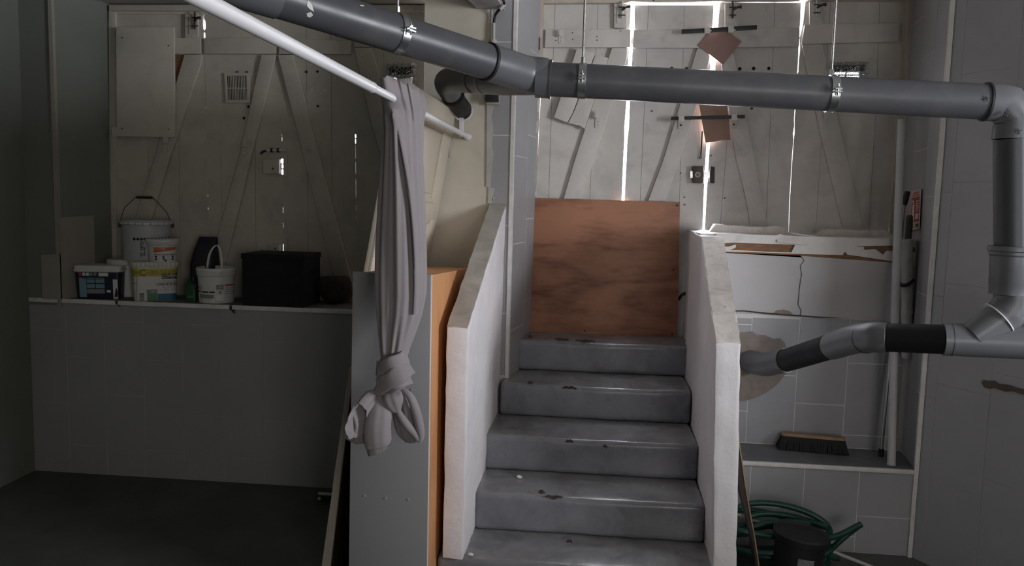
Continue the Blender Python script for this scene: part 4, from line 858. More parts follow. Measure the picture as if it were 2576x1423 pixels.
od = thing('old_panel_door', 'cream panelled door lying on its side on the cabinet, leaning on the curtain rod', 'door', (-.80, 3.7, 1.36))
nt_, ft_ = at_x(1020, 190, -.725), at(1145, 275, 4.27); ft_.x = -.725
nb_, fb_ = at_x(928, 685, -.855), at(1078, 668, 4.27); fb_.x = -.855
nt_.z = ft_.z = 2.125; nb_.y = nt_.y; nb_.z = ztop(nb_.y) + .004; fb_.z = ztop(4.2) + .0
def dpnt(u, v, w): return (nt_ * (1 - u) + ft_ * u) * (1 - v) + (nb_ * (1 - u) + fb_ * u) * v + Vector((.985, 0, .15)) * w
def dbox(name, u0, u1, v0, v1, w0, w1, m_=dooroak, bv=.0015):
    MB().hexa([dpnt(u0, v1, w0), dpnt(u1, v1, w0), dpnt(u1, v1, w1), dpnt(u0, v1, w1), dpnt(u0, v0, w0), dpnt(u1, v0, w0), dpnt(u1, v0, w1), dpnt(u0, v0, w1)]).build(name, m_, od, bevel=bv)
dbox('core', 0, 1, 0, 1, -.030, -.012)
dbox('stile', 0, 1, 0, .13, -.012, 0); dbox('stile', 0, 1, .60, .70, -.012, 0); dbox('stile', 0, 1, .92, 1, -.012, 0)
dbox('rail', .84, 1, .13, .60, -.012, 0); dbox('rail', .84, 1, .70, .92, -.012, 0); dbox('rail', 0, .10, .13, .60, -.012, 0); dbox('rail', 0, .10, .70, .92, -.012, 0)
for (u0, u1, v0, v1) in ((.10, .84, .13, .60), (.10, .84, .70, .92)):
    for k, (a, b, c_, d_) in enumerate(((u0, u1, v0, v0 + .03), (u0, u1, v1 - .03, v1), (u0, u0 + .025, v0, v1), (u1 - .025, u1, v0, v1))): dbox('moulding', a, b, c_, d_, -.011, .003, bv=.003)
    dbox('raised_panel', u0 + .05, u1 - .05, v0 + .06, v1 - .06, -.012, -.005, bv=.004)
dbox('edge_rail', -.01, 0, .0, .10, -.045, .004, white); dbox('edge_rail', -.012, .0, .0, .035, -.02, .03, white2)
hg = MB().prism(px([(1128, 376), (1134, 375), (1134, 396), (1128, 396)], 4.305), (0, -.018, 0)).build('hinge_plate', tapegrey, loc=at(1131, 396, 4.3), bevel=.002); tag(hg, 'small cream hinge plate on the pillar beside the old door', 'hinge')
lb = thing('leaning_board', 'old board leaning on the cabinet with its dirty pale edge to the front', 'board', at_z(818, 1440, 0))
pa, pb = at_z(806, 1438, 0.0), at_z(838, 1440, 0.0); Yn = 3.22
pa, pb = at(800, 1490, Yn), at(824, 1490, Yn); pa.z = pb.z = 0.0
ta, tb_ = at(878, 925, Yn + .12), at(889, 925, Yn + .12)
MB().hexa([pa, pb, pb + Vector((0, .55, 0)), pa + Vector((0, .55, 0)), ta, tb_, tb_ + Vector((0, .55, 0)), ta + Vector((0, .55, 0))]).build('board', palewood, lb, bevel=.002, cut=.1, rough=.0022, rs=7)
MB().hexa([pb + Vector((.001, .004, 0)), pb + Vector((.004, .004, 0)), pb + Vector((.004, .545, 0)), pb + Vector((.001, .545, 0)), tb_ + Vector((.001, .004, -.002)), tb_ + Vector((.004, .004, -.002)), tb_ + Vector((.004, .545, -.002)), tb_ + Vector((.001, .545, -.002))]).build('shade_face', darkwood, lb)  # thin dark sheet paints the shade on the board's underside
gp = thing('green_dustpan', 'small green plastic dustpan on the floor at the foot of the ledge wall', 'dustpan', at_z(815, 1254, 0))
MB().prism([at_z(792, 1256, 0), at_z(836, 1258, 0), at_z(838, 1246, 0), at_z(796, 1244, 0)], (0, 0, .012)).build('pan', jerry, gp, bevel=.003)
MB().hexa([at_z(796, 1247, .012), at_z(838, 1249, .012), at_z(838, 1246, .012), at_z(797, 1244, .012), at_z(799, 1247, .05), at_z(838, 1249, .05), at_z(838, 1246, .052), at_z(800, 1244, .052)]).build('back_wall', jerry, gp, bevel=.004)
MB().box(tuple(at_z(800, 1244, .05) + Vector((0, -.004, 0))), tuple(at_z(836, 1246, .05) + Vector((.004, .012, .012)))).build('rim', pl_white, gp, bevel=.003)
c = at_z(806, 1250, .02); MB().cyl(c + Vector((0, -.02, 0)), c + Vector((0, -.012, 0)), .010, 14).build('hang_hole', pl_white, gp)
# ================================================================== THINGS ON THE LEFT LEDGE
ZL = 1.0385
def wrapper(c, n, rad, phi):
    """superellipse body round c; returns surf(u metres from the front, z, offset)"""
    def rr(th, r):
        return r / (abs(math.cos(th)) ** n + abs(math.sin(th)) ** n) ** (1 / n)
    def surf(u, z, off=0):
        r0 = rad(z); th = u / r0; r = rr(th - PI / 2 if n != 2 else th, r0) + off; a = th + phi
        return Vector((c.x + r * math.sin(a), c.y - r * math.cos(a), c.z + z))
    return surf
def body(surf, prof_z, rad, off=0, n=64):
    return [[surf(2 * PI * k / n * rad(z), z, o) for k in range(n)] for z, o in prof_z]
def label_(parent, surf, u0, u1, z0, z1, m_, off=.0012, name='label', n=10):
    g = [[surf(u0 + (u1 - u0) * i / n, z0 + (z1 - z0) * j / 4, off) for i in range(n + 1)] for j in range(5)]; W = n + 1
    vs = [q for r in g for q in r]; fs = [(j * W + i, j * W + i + 1, (j + 1) * W + i + 1, (j + 1) * W + i) for j in range(4) for i in range(n)]
    return MB().add(vs, fs).build(name, m_, parent)
def lettering(parent, surf, s_, u, z, size, m_, off=.002, sx=1.0):
    vs, fs = text_geo(s_, size); return MB().add([surf(u + v.x * sx, z + v.y, off) for v in vs], fs).build('lettering', m_, parent)
def disc(parent, surf, u, z, r, m_, off=.002, name='dot'):
    vs = [surf(u + math.cos(2 * PI * k / 12) * r, z + math.sin(2 * PI * k / 12) * r, off) for k in range(12)]; return MB().add(vs, [tuple(range(12))]).build(name, m_, parent)
mm = 4.55 / F                                     # one picture pixel at the ledge, in metres
# navy tub
p0 = at_z(262, 748, ZL); p0.y = 4.585; p0.x = at(261, 700, 4.585).x
tub = thing('paint_tub', 'navy rectangular paint tub with a white lid, leftmost on the ledge', 'tub', p0)
hw, hd_, ht = 57 * mm, .105, 88 * mm
def rr_box(c, hx, hy, z, r=.02, n=6, rot=0):
    out = []
    for (sx, sy, a0) in ((1, -1, -PI / 2), (1, 1, 0), (-1, 1, PI / 2), (-1, -1, PI)):
        for k in range(n + 1):
            a = a0 + PI / 2 * k / n; q = Vector((sx * (hx - r) + math.cos(a) * r, sy * (hy - r) + math.sin(a) * r, 0)); q.rotate(Matrix.Rotation(rot, 3, 'Z')); out.append(c + q + Vector((0, 0, z)))
    return out
rt = .22
MB().loft([rr_box(p0, hw * .93, hd_ * .93, 0, rot=rt), rr_box(p0, hw * .94, hd_ * .94, .004, rot=rt), rr_box(p0, hw, hd_, ht * .80, rot=rt)]).build('body', navy, tub)
MB().loft([rr_box(p0, hw * 1.02, hd_ * 1.02, ht * .80, .024, rot=rt), rr_box(p0, hw * 1.08, hd_ * 1.08, ht * .83, .026, rot=rt), rr_box(p0, hw * 1.08, hd_ * 1.08, ht * .88, .026, rot=rt), rr_box(p0, hw * 1.05, hd_ * 1.05, ht * .89, .026, rot=rt), rr_box(p0, hw * 1.06, hd_ * 1.06, ht * .98, .026, rot=rt), rr_box(p0, hw * 1.02, hd_ * 1.02, ht, .026, rot=rt)]).build('lid', pl_white, tub)
def front(c, hx, hy, rot):
    def s_(u, z, off=0):
        q = Vector((u, -hy * (.93 + .07 * z / (ht * .8)) - off, z)); q.rotate(Matrix.Rotation(rot, 3, 'Z')); return c + q
    return s_
fs_ = front(p0, hw, hd_, rt); U = lambda x: (x - 258) * mm; Zp = lambda y: (748 - y) * mm
for (x0, x1, y0, y1, m_) in ((213, 231, 692, 744, ltblue), (232, 252, 692, 706, ltblue), (254, 276, 692, 706, ltblue), (232, 252, 709, 720, ltblue), (254, 276, 709, 720, ltblue), (232, 276, 722, 734, greyp), (262, 286, 679, 688, whitep), (281, 291, 725, 731, whitep)):
    label_(tub, fs_, U(x0), U(x1), Zp(y1), Zp(y0), m_, n=2)
for i, x in enumerate((213, 222, 231, 240, 250)): label_(tub, fs_, U(x), U(x + 7), Zp(687), Zp(679), [redp, whitep, whitep, greyp, greyp][i], n=1, name='pictogram')
label_(tub, fs_, U(297), U(309), Zp(748), Zp(696), whitep, n=2)
MB().add([fs_(U(x), Zp(y), .003) for x, y in ((300, 742), (307, 743), (309, 735), (308, 726), (306, 718), (303, 724), (302, 734))], [tuple(range(7))]).build('pictogram', blackp, tub)
wv = resample([fs_(-hw * .97, ht * .76, -.02), fs_(-hw * .6, ht * .62, .006), fs_(0, ht * .60, .010), fs_(hw * .6, ht * .64, .006), fs_(hw * .97, ht * .76, -.02)], 6); MB().tube(wv, .0016, 6).build('wire_handle', grime, tub)
# hidden support tub (only its white rim shows) and the big pail on it
p1 = Vector((at(318, 700, 4.68).x, 4.69, ZL))
st = thing('white_tub', 'white tub mostly hidden behind the navy tub, carrying the big pail', 'tub', p1)
MB().lathe(p1, [(.10, 0), (.105, .19), (.112, .195), (.115, .215), (.11, .222)]).build('body', pl_white, st)
p2 = Vector((at(369, 650, 4.66).x, 4.665, 0)); p2.z = ZL + .2225
pail = thing('big_pail', 'big white pail with a wire bail handle, at the back of the ledge', 'bucket', p2)
mp = 4.66 / F; rb = 60 * mp; htp = at(368, 552, 4.66).z - p2.z
radp = lambda z: rb * (.95 + .05 * z / htp)
ph2 = math.atan2(-p2.x, p2.y); sp_ = wrapper(p2, 2, radp, ph2)
MB().lathe(p2, [(rb * .95, 0), (rb * .96, .006), (rb * .985, htp * .6), (rb * 1.01, htp * .66), (rb * 1.01, htp * .67), (rb * .99, htp * .69), (rb * 1.0, htp * .90)]).build('body', pl_white2, pail)
MB().lathe(p2, [(rb * 1.0, htp * .88), (rb * 1.09, htp * .90), (rb * 1.10, htp * .93), (rb * 1.06, htp * .95), (rb * 1.05, htp * .985), (rb * 1.0, htp)]).build('lid', pl_white2, pail)
for k in range(9): 
    a = -1.2 + k * .3; label_(pail, wrapper(p2, 2, lambda z: rb * 1.10, ph2), a * rb - .016, a * rb + .016, htp * .895, htp * .94, pl_white, off=.002, name='lid_tab', n=2)
for k in range(12):
    u = (338 - 369 + k * 10) * mp * 1.0; uu = math.asin(max(-.97, min(.97, (340 - 369 + k * 8.2) * mp / rb))) * rb; disc(pail, sp_, uu, htp * .545, .0085, blackp)
for s_, y in (('p', 614), ('fa', 628), ('pl', 642)): 
    vs, fs = text_geo(s_, .042); w_ = max(v.x for v in vs)
    lettering(pail, sp_, s_, (352 - 369) * mp + w_ + .004, at(360, y, 4.58).z - p2.z + .0, .042, blackp)
rv = Vector((math.cos(ph2), math.sin(ph2), 0)) * rb * 1.06
ba = [p2 - rv + Vector((0, 0, htp * .88)), at(306, 543, 4.66), at(313, 523, 4.66), at(340, 497, 4.66), at(345, 496, 4.66), at(382, 497, 4.66), at(387, 499, 4.66), at(419, 533, 4.66), at(425, 547, 4.66), p2 + rv + Vector((0, 0, htp * .88))]
MB().tube([q for q in ba], .0022, 8).build('bail', grime, pail)
MB().tube([at(344, 496, 4.66), at(383, 497, 4.66)], .0075, 12).build('grip', rubber, pail)
for s_ in (-1, 1): MB().cyl(p2 + rv * s_ * .96 + Vector((0, 0, htp * .86)), p2 + rv * s_ * 1.05 + Vector((0, 0, htp * .86)), .014, 12).build('ear', grime, pail)
# yellow-banded paint bucket
p3 = Vector((at(389, 705, 4.57).x, 4.565, ZL))
lx = thing('paint_bucket', 'white and yellow paint bucket with black and blue print, under the small orange-labelled tub', 'bucket', p3)
hx3 = hyt = None
W3 = 57 * mm; D3 = .105; H3 = at(389, 658, 4.5).z - ZL
rot3 = .60
MB().loft([rr_box(p3, W3 * .88, D3 * .88, 0, .035, rot=rot3), rr_box(p3, W3 * .89, D3 * .89, .005, .035, rot=rot3), rr_box(p3, W3 * .97, D3 * .97, H3 * .88, .04, rot=rot3)]).build('body', pl_white, lx)
MB().loft([rr_box(p3, W3 * .99, D3 * .99, H3 * .86, .042, rot=rot3), rr_box(p3, W3 * 1.04, D3 * 1.04, H3 * .90, .044, rot=rot3), rr_box(p3, W3 * 1.05, D3 * 1.05, H3 * .97, .044, rot=rot3), rr_box(p3, W3 * 1.0, D3 * 1.0, H3, .042, rot=rot3)]).build('lid', pl_white, lx)
def front3(c, hx, hy, rot, r, H, k0=.89, k1=.97):
    def s_(u, z, off=0):                           # follows the flat front, then turns the rounded left and right corners
        f = k0 + (k1 - k0) * z / (H * .88); hx_, hy_ = hx * f, hy * f; lim = hx_ - r
        if abs(u) <= lim: q = Vector((u, -hy_ - off, z))
        else:
            sg = 1 if u > 0 else -1; a = min((abs(u) - lim) / r, PI / 2); ex = max(0, abs(u) - lim - r * PI / 2)
            q = Vector((sg * (lim + math.sin(a) * (r + off)), -(hy_ - r) - math.cos(a) * (r + off) + ex, z))
        q.rotate(Matrix.Rotation(rot, 3, 'Z')); return c + q
    return s_
f3 = front3(p3, W3, D3, rot3, .037, H3)
U = lambda x: (x - 391) * mm * 1.02; Zp = lambda y: (756 - y) * mm * .985
label_(lx, f3, -.17, .17, Zp(690), Zp(669), yellow, n=24)
lettering(lx, f3, '+20% GRATUIT', U(412), Zp(684), .030, mat('olive print', (.17, .13, .01), .5, 0, 1, 0), sx=1.0)
lettering(lx, f3, 'GRATUIT', -.135, Zp(684), .026, mat('olive print', (.17, .13, .01)), sx=1)
vs = [f3(U(362) + math.cos(a) * r_, Zp(679) + math.sin(a) * r_, .002) for r_ in (.020, .012) for a in [.7 + 4.9 * k / 18 for k in range(19)]]
MB().add(vs, [(k, k + 1, 20 + k, 19 + k) for k in range(18)]).build('emblem', mat('olive print', (.17, .13, .01)), lx)
label_(lx, f3, U(405), U(447), Zp(697), Zp(683), blackp, n=8); lettering(lx, f3, 'LUXENS', U(427), Zp(694), .027, whitep, off=.003)
lettering(lx, f3, 'SOUS-COUCHE', U(430), Zp(705), .013, greyp, off=.003, sx=1.1); lettering(lx, f3, 'UNIVERSELLE', U(424), Zp(715), .025, blackp, sx=1.0)
lettering(lx, f3, 'PLAQUES DE PLATRE', U(427), Zp(722), .010, greyp); lettering(lx, f3, 'CIMENT, PVC, BOIS', U(427), Zp(727.5), .010, greyp)
label_(lx, f3, U(394), U(449), Zp(755), Zp(737), teal, n=12); label_(lx, f3, U(370), U(393), Zp(756), Zp(735), greenp, n=4)
fo = label_(lx, f3, U(369), U(394), Zp(735), Zp(725), greyp, n=4); lettering(lx, f3, 'A+', U(385), Zp(734), .020, whitep, off=.003)
lettering(lx, f3, '10 L', U(402), Zp(750), .018, whitep, off=.003) if False else None
for k in range(7): label_(lx, f3, U(352), U(363), Zp(753 - k * 3), Zp(751.3 - k * 3), blackp, n=1, name='barcode')
label_(lx, f3, U(345.5), U(346.7), Zp(757), Zp(690), greyp, n=1, name='seam_line')
for (a, b, y0, y1) in ((327, 341, 706, 710), (330, 333, 695, 698), (336, 339, 695, 698), (327, 342, 728, 729)): label_(lx, f3, U(a), U(b), Zp(y1), Zp(y0), greyp, n=2)
for k in range(14):
    u = -.15 + k * .023; 
    q = front3(p3, W3 * 1.05, D3 * 1.05, rot3, .044, H3, 1, 1); label_(lx, q, u, u + .004, H3 * .89, H3 * .985, yellow, off=.001, n=1, name='lid_notch')
# small orange-labelled tub on it
p4 = Vector((at(409, 640, 4.56).x, 4.565, ZL + H3 + .0005)); H4 = at(409, 602, 4.5).z - p4.z; r4 = 38 * mm
sm = thing('small_tub', 'small white tub with an orange label, standing on the yellow-banded bucket', 'tub', p4)
rad4 = lambda z: r4 * (.90 + .08 * z / H4)
MB().lathe(p4, [(r4 * .89, 0), (r4 * .90, .004), (r4 * .98, H4 * .76)]).build('body', pl_white, sm)
MB().lathe(p4, [(r4 * .99, H4 * .74), (r4 * 1.10, H4 * .76), (r4 * 1.12, H4 * .82), (r4 * 1.08, H4 * .84), (r4 * 1.13, H4 * .86), (r4 * 1.14, H4 * .95), (r4 * 1.08, H4)]).build('lid', pl_white, sm)
s4 = wrapper(p4, 2, rad4, math.atan2(-p4.x, p4.y)); U = lambda x: math.asin(max(-.98, min(.98, (x - 409) * mm / r4))) * r4; Zp = lambda y: (656 - y) * mm * .98
g = [(U(387 + 54 * i / 18), Zp(617), Zp(632 - 9 * i / 18)) for i in range(19)]
MB().add([s4(u, zt_, .0015) for u, zt_, _ in g] + [s4(u, zb_, .0015) for u, _, zb_ in g], [(i, i + 1, 20 + i, 19 + i) for i in range(18)]).build('label', orangep, sm); lettering(sm, s4, 'PLACOMIX', U(400), Zp(623), .012, signcream)
label_(sm, s4, U(388), U(442), Zp(637.5), Zp(636.3), navy, n=10)
for (x, y) in ((392, 642), (410, 642), (432, 642), (392, 649), (410, 648), (415, 652), (432, 649), (372, 641), (372, 648)): disc(sm, s4, U(x), Zp(y), .0062, navy, name='pictogram')
# dark sack
p5 = Vector((at(517, 700, 4.66).x, 4.67, ZL))
bag = thing('dark_sack', 'dark blue paper sack with an orange streak, standing behind the white bucket', 'sack', p5)
def ringp(y, xl_, xr_, hd):
    c_ = at((xl_ + xr_) / 2, y, 4.67); c_.y = 4.67; hx = (xr_ - xl_) / 2 * 4.67 / F; return [c_ + Vector((math.copysign(abs(math.cos(t)) ** .5, math.cos(t)) * hx * (1 + .03 * math.sin(7 * t + y)), math.copysign(abs(math.sin(t)) ** .6, math.sin(t)) * hd, 0)) for t in [2 * PI * k / 32 for k in range(32)]]
rg = [ringp(768, 478, 556, .07), ringp(720, 482, 552, .07), ringp(660, 484, 549, .065), ringp(625, 492, 546, .05), ringp(600, 500, 549, .022), ringp(597, 500, 550, .010)]
for q in rg[0]: q.z = ZL
MB().loft(rg).build('sack', bagblue, bag, ang=60)
MB().add([rg[2][i] + Vector((-.002, -.004, 0)) for i in (19, 20, 21)] + [rg[3][i] + Vector((-.002, -.004, 0)) for i in (21, 20, 19)], [(0, 1, 4, 5), (1, 2, 3, 4)]).add([rg[1][i] + Vector((-.002, -.004, 0)) for i in (18, 19, 20)] + [rg[2][i] + Vector((-.002, -.004, 0)) for i in (20, 19, 18)], [(0, 1, 4, 5), (1, 2, 3, 4)]).build('orange_print', bagor, bag)
MB().box(tuple(rg[5][16] + Vector((0, -.006, -.018))), tuple(rg[5][0] + Vector((0, .006, .004)))).build('folded_top', bagblue, bag, bevel=.003)
# green can
p6 = Vector((at(486, 720, 4.57).x, 4.57, ZL))
jc = thing('green_can', 'small green plastic can squeezed between the two paint buckets', 'can', p6)
w6 = 13 * mm; MB().loft([rr_box(p6, w6 * 1.15, .045, 0, .012), rr_box(p6, w6 * 1.1, .045, 40 * mm, .012), rr_box(p6, w6 * .8, .035, 50 * mm, .012), rr_box(p6, w6 * .4, .016, 55 * mm, .006)]).build('body', jerry, jc)
MB().cyl(p6 + Vector((0, 0, 55 * mm)), p6 + Vector((0, 0, 63 * mm)), .011, 14).build('cap', blackp, jc)
hq = resample([p6 + Vector((.0, -.03, 50 * mm)), p6 + Vector((.03, -.035, 48 * mm)), p6 + Vector((.032, -.036, 36 * mm)), p6 + Vector((.018, -.036, 30 * mm))], 5); MB().tube(hq, .005, 8).build('handle', blackp, jc)
label_(jc, lambda u, z, off=0: p6 + Vector((u, -.0455 - off, z)), -.012, .022, .02, .034, greenp, n=2)
# white bucket with handle
p7 = Vector((at(545, 730, 4.555).x, 4.555, ZL)); H7 = at(545, 674, 4.5).z - ZL; r7 = 47 * mm
pb7 = thing('white_bucket', 'open white bucket with its plastic handle up, beside the black box', 'bucket', p7)
rad7 = lambda z: r7 * (.93 + .07 * z / H7)
MB().lathe(p7, [(r7 * .92, 0), (r7 * .94, .004), (r7 * .99, H7 * .76), (r7 * 1.02, H7 * .77), (r7 * 1.05, H7 * .80), (r7 * 1.06, H7 * .90), (r7 * 1.08, H7 * .91), (r7 * 1.08, H7 * .97), (r7 * 1.06, H7), (r7 * 1.02, H7), (r7 * .97, H7 * .8), (r7 * .9, .008), (.001, .008)]).build('body', pl_white, pb7)
ha = resample([at(523, 690, 4.56), at(522, 668, 4.555), at(529, 635, 4.55), at(545, 616, 4.545), at(555, 632, 4.54), at(558, 660, 4.53), at(557, 690, 4.45)], 7)
MB().loft([[q + Vector((-.006, -.003, 0)), q + Vector((.006, -.003, 0)), q + Vector((.006, .003, 0)), q + Vector((-.006, .003, 0))] for q in ha]).build('handle', pl_white, pb7, ang=60)
s7 = wrapper(p7, 2, rad7, math.atan2(-p7.x, p7.y)); U = lambda x: math.asin(max(-.98, min(.98, (x - 545) * mm / r7))) * r7; Zp = lambda y: (764 - y) * mm * .97
lettering(pb7, s7, 'PRO', U(504), Zp(727), .030, redp, sx=.8)
for (x0, x1, y0, y1, m_) in ((499, 540, 731, 735, navy), (500, 540, 736, 761, whitep), (504, 538, 739, 750, greyp), (544, 562, 713, 726, greyp), (550, 557, 730, 737, greyp), (544, 562, 740, 756, whitep), (565, 588, 713, 717, redp), (565, 588, 722, 723.5, greyp), (565, 588, 727, 728.5, greyp), (565, 588, 732, 733.5, greyp), (565, 588, 737, 738.5, greyp), (516, 534, 752, 757, signcream), (505, 512, 753, 755, greyp)):
    label_(pb7, s7, U(x0), U(x1), Zp(y1), Zp(y0), m_, off=.0012 if m_ is not greyp else .0018, n=6)
lettering(pb7, s7, 'A+', U(555), Zp(722), .016, whitep, off=.003)
# black box
xa, xb = at(608, 700, 4.43).x, at(763, 700, 4.43).x
bb = thing('black_box', 'large matt black box on the ledge in front of the dark doors', 'box', ((xa + xb) / 2, 4.55, ZL))
ztb = at(690, 639, 4.45).z
MB().box((xa, 4.432, ZL + .0005), (xb, 4.72, ztb - .012)).build('body', blackbox, bb, bevel=.006)
MB().box((xa - .004, 4.428, ztb - .03), (xb + .004, 4.724, ztb)).build('lid', blackbox, bb, bevel=.004)
for k, x in enumerate((xa - .012, xb + .012)): MB().tube(resample([(x, 4.53, ztb - .10), (x + (-.012 if k == 0 else .012), 4.55, ztb - .10), (x + (-.012 if k == 0 else .012), 4.61, ztb - .10), (x, 4.63, ztb - .10)], 4), .006, 8).build('handle', blackbox, bb)
# lump of damp rubble
p8 = Vector((at(842, 760, 4.69).x, 4.70, ZL)); mb = MB(); rr = []
for i in range(1, 16):
    a = PI * i / 16; r = []
    for k in range(28):
        t = 2 * PI * k / 28; d = Vector((math.sin(a) * math.cos(t), math.sin(a) * math.sin(t), -math.cos(a)))
        d = Vector([math.copysign(abs(c_) ** .75, c_) for c_ in d]); r.append(p8 + Vector((d.x * .105, d.y * .075, .083 + d.z * .083)))
    rr.append(r)
rb_ = mb.loft(rr).build('rubble_lump', brick_m, rough=.020, rs=13, loc=p8, ang=60); tag(rb_, 'dark brown crumbly lump on the ledge right of the black box', 'rubble')
# ================================================================== RIGHT NICHE
pp = thing('plastic_pipe', 'tall grey white plastic pipe leaning in the corner of the niche', 'pipe', at_z(2242, 1168, .43))
MB().tube([at_z(2242, 1168, .43), at(2252, 760, 4.15), at(2268, 302, 4.36)], .0195, 24).build('tube', pole_w, pp)
MB().ring(at_z(2242, 1167, .434), (0, 0, 1), .012, .0205, .006, 24).build('end_rim', pole_w, pp)
bh = thing('metal_pole', 'thin metal pole with a black grip standing behind the plastic pipe', 'pole', at_z(2216, 1146, .43))
b0, b1, b2_ = at_z(2216, 1146, .431), at(2274, 515, 4.36), at(2283, 482, 4.37)
MB().cyl(b0, b1, .0085, 14).build('tube', alu, bh); MB().tube([b1, b1 * .5 + b2_ * .5, b2_], [.0145, .0155, .0135], 14).build('grip', rubber, bh)
MB().cyl(b0, b0 + Vector((0, 0, .035)), .014, 12).build('ferrule', rubber, bh)
lp = thing('lagged_pipe', 'stub of lagged pipe with a black strap in the niche corner', 'pipe', at(2282, 800, 4.36))
vp = [at(2281, y, 4.262) for y in (900, 810, 720, 660, 600)]
MB().tube(resample(vp, 5), .027, 20).build('lagging', lag, lp, cut=.02, rough=.004, rs=25)
MB().tube(resample([at(2284, 605, 4.262), at(2287, 570, 4.27), at(2288, 545, 4.30)], 4), .016, 14).build('pipe', grime, lp)
MB().tube(resample([at(2262, 712, 4.26), at(2270, 718, 4.235), at(2285, 715, 4.228), at(2298, 704, 4.25)], 5), .009, 8).build('strap', rubber, lp)
bx0, bx1 = at_z(1953, 1120, .43), at_z(2135, 1136, .43)
bd = (bx1 - bx0); bl = bd.length; bd.normalize(); bn = Vector((-bd.y, bd.x, 0)); bc = (bx0 + bx1) / 2 + bn * .01
bc.y = min(bc.y, 4.235); bc.z = .4295
bm_ = thing('push_brush', 'push brush with black bristles and a wooden block on the low tiled ledge', 'brush', bc)
sec = lambda u, hy, z: bc + bd * u + bn * hy + Vector((0, 0, z))
MB().loft([[sec(u, -.022 * f, .062), sec(u, .026 * f, .062), sec(u, .024 * f, .080), sec(u, -.018 * f, .080)] for u, f in ((-bl / 2 + .015, .6), (-bl / 2 + .03, 1), (bl / 2 - .05, 1), (bl / 2 - .03, .7))]).build('block', brushw, bm_, bevel=.004)
mb = MB(); rnd = random.Random(4)
for i in range(110):
    for j in range(6):
        u = -bl / 2 + .02 + (bl - .055) * i / 109; v = -.022 + .009 * j; sp = (u / (bl / 2)) ** 3 * .028 + rnd.uniform(-.007, .007); q0 = sec(u, v, .066); q1 = sec(u + sp, v + (j - 2.5) * .011 + rnd.uniform(-.004, .004), .001 + rnd.random() * .004)
        mb.tube([q0, q1], [.0042, .0038], 5)
o = mb.build('bristles', bristle, bm_); o['kind'] = 'stuff'
hose = thing('garden_hose', 'green rubber hose heaped in loops on the floor beside the right parapet', 'hose', (.93, 3.75, 0))
rnd = random.Random(9); hp = []
cx, cy = .90, 3.76
for k in range(0, 150):
    t = k / 150 * 2 * PI * 6.45; lay = k / 150
    a_, b_2 = .225 + .03 * math.sin(t * .37 + 1), .10 + .03 * math.sin(t * .61)
    tilt = .35
    x = cx + a_ * math.cos(t) + .02 * math.sin(t * .5); y = cy + b_2 * math.sin(t) + .01 * math.cos(t * 1.7)
    z = .018 + lay * .20 + .022 * math.sin(t * 1.3 + .5) + .05 * max(0, math.sin(t)) * lay
    hp.append((x, min(y, 3.955), max(.015, z)))
MB().tube(resample(hp, 3), .0145, 10).build('hose', hose_m, hose, ang=60)
e1 = resample([at(1962, 1345, 3.66), at(2000, 1352, 3.66), at(2060, 1356, 3.68), at(2110, 1346, 3.72), at(2166, 1318, 3.76)], 6); MB().tube(e1, .0145, 12).build('hose', hose_m, hose, ang=60)
e2 = resample([at(2160, 1322, 3.77), at(2130, 1345, 3.76), at(2100, 1372, 3.76), at(2080, 1395, 3.78), at(2110, 1404, 3.80)], 6); MB().tube(e2, .0135, 12).build('hose', hose_m, hose, ang=60)
e3 = resample([at(1882, 1300, 3.80), at(1920, 1292, 3.83), at(1980, 1296, 3.84), at(2040, 1312, 3.80), at(2084, 1328, 3.72)], 6); MB().tube(e3, .0145, 12).build('hose', hose_m, hose, ang=60)
e4 = resample([at(1884, 1304, 3.82), at(1890, 1325, 3.78), at(1930, 1316, 3.78), at(1990, 1312, 3.78), at(2040, 1318, 3.76)], 6); MB().tube(e4, .0145, 12).build('hose', hose_m, hose, ang=60)
# long pole across the heap
po = thing('pale_pole', 'thin pale pole lying across the hose and behind the black tub', 'pole', at(2200, 1428, 3.82))
MB().cyl(at(1838, 1286, 3.90), at(2215, 1434, 3.82), .0085, 14).build('pole', pole_w, po)
tbk = thing('black_tub', 'black rubber tub with a thick rim on the floor in front of the hose', 'tub', (at(2000, 1400, 3.60).x, 3.62, 0))
tp = Vector((at(2000, 1400, 3.60).x, 3.60, 0)); hT = at(2000, 1345, 3.55).z; rT = 64 * 3.58 / F
tilt_m = Matrix.Rotation(.10, 3, 'Y')
def lathe_tilt(prof, n=40):
    out = []
    for r, z in prof:
        ring = []
        for k in range(n):
            q = Vector((r * math.sin(2 * PI * k / n), -r * math.cos(2 * PI * k / n), z)); q.rotate(tilt_m); ring.append(tp + q + Vector((0, 0, .008)))
        out.append(ring)
    return out
MB().loft(lathe_tilt([(rT * .82, 0), (rT * .86, .004), (rT * .98, hT * .84), (rT * 1.0, hT * .85), (rT * .94, hT * .84), (rT * .80, .01), (.001, .01)])).build('body', tubm, tbk)
MB().loft(lathe_tilt([(rT * .99, hT * .82), (rT * 1.08, hT * .83), (rT * 1.10, hT * .93), (rT * 1.04, hT * .96), (rT * .95, hT * .92)])).build('rim', tubm, tbk)
sT = lambda u, z, off=0: tp + (tilt_m @ Vector(((rT * (.86 + .12 * z / (hT * .84)) + off) * math.sin(u / rT), -(rT * (.86 + .12 * z / (hT * .84)) + off) * math.cos(u / rT), z))) + Vector((0, 0, .008))
label_(tbk, sT, -.03, .045, hT * .45, hT * .62, greyp, off=.002)
wb_ = thing('thin_batten', 'thin brown warped batten leaning on the outside of the right parapet', 'batten', at_z(1912, 1440, 0))
Yb = 3.42
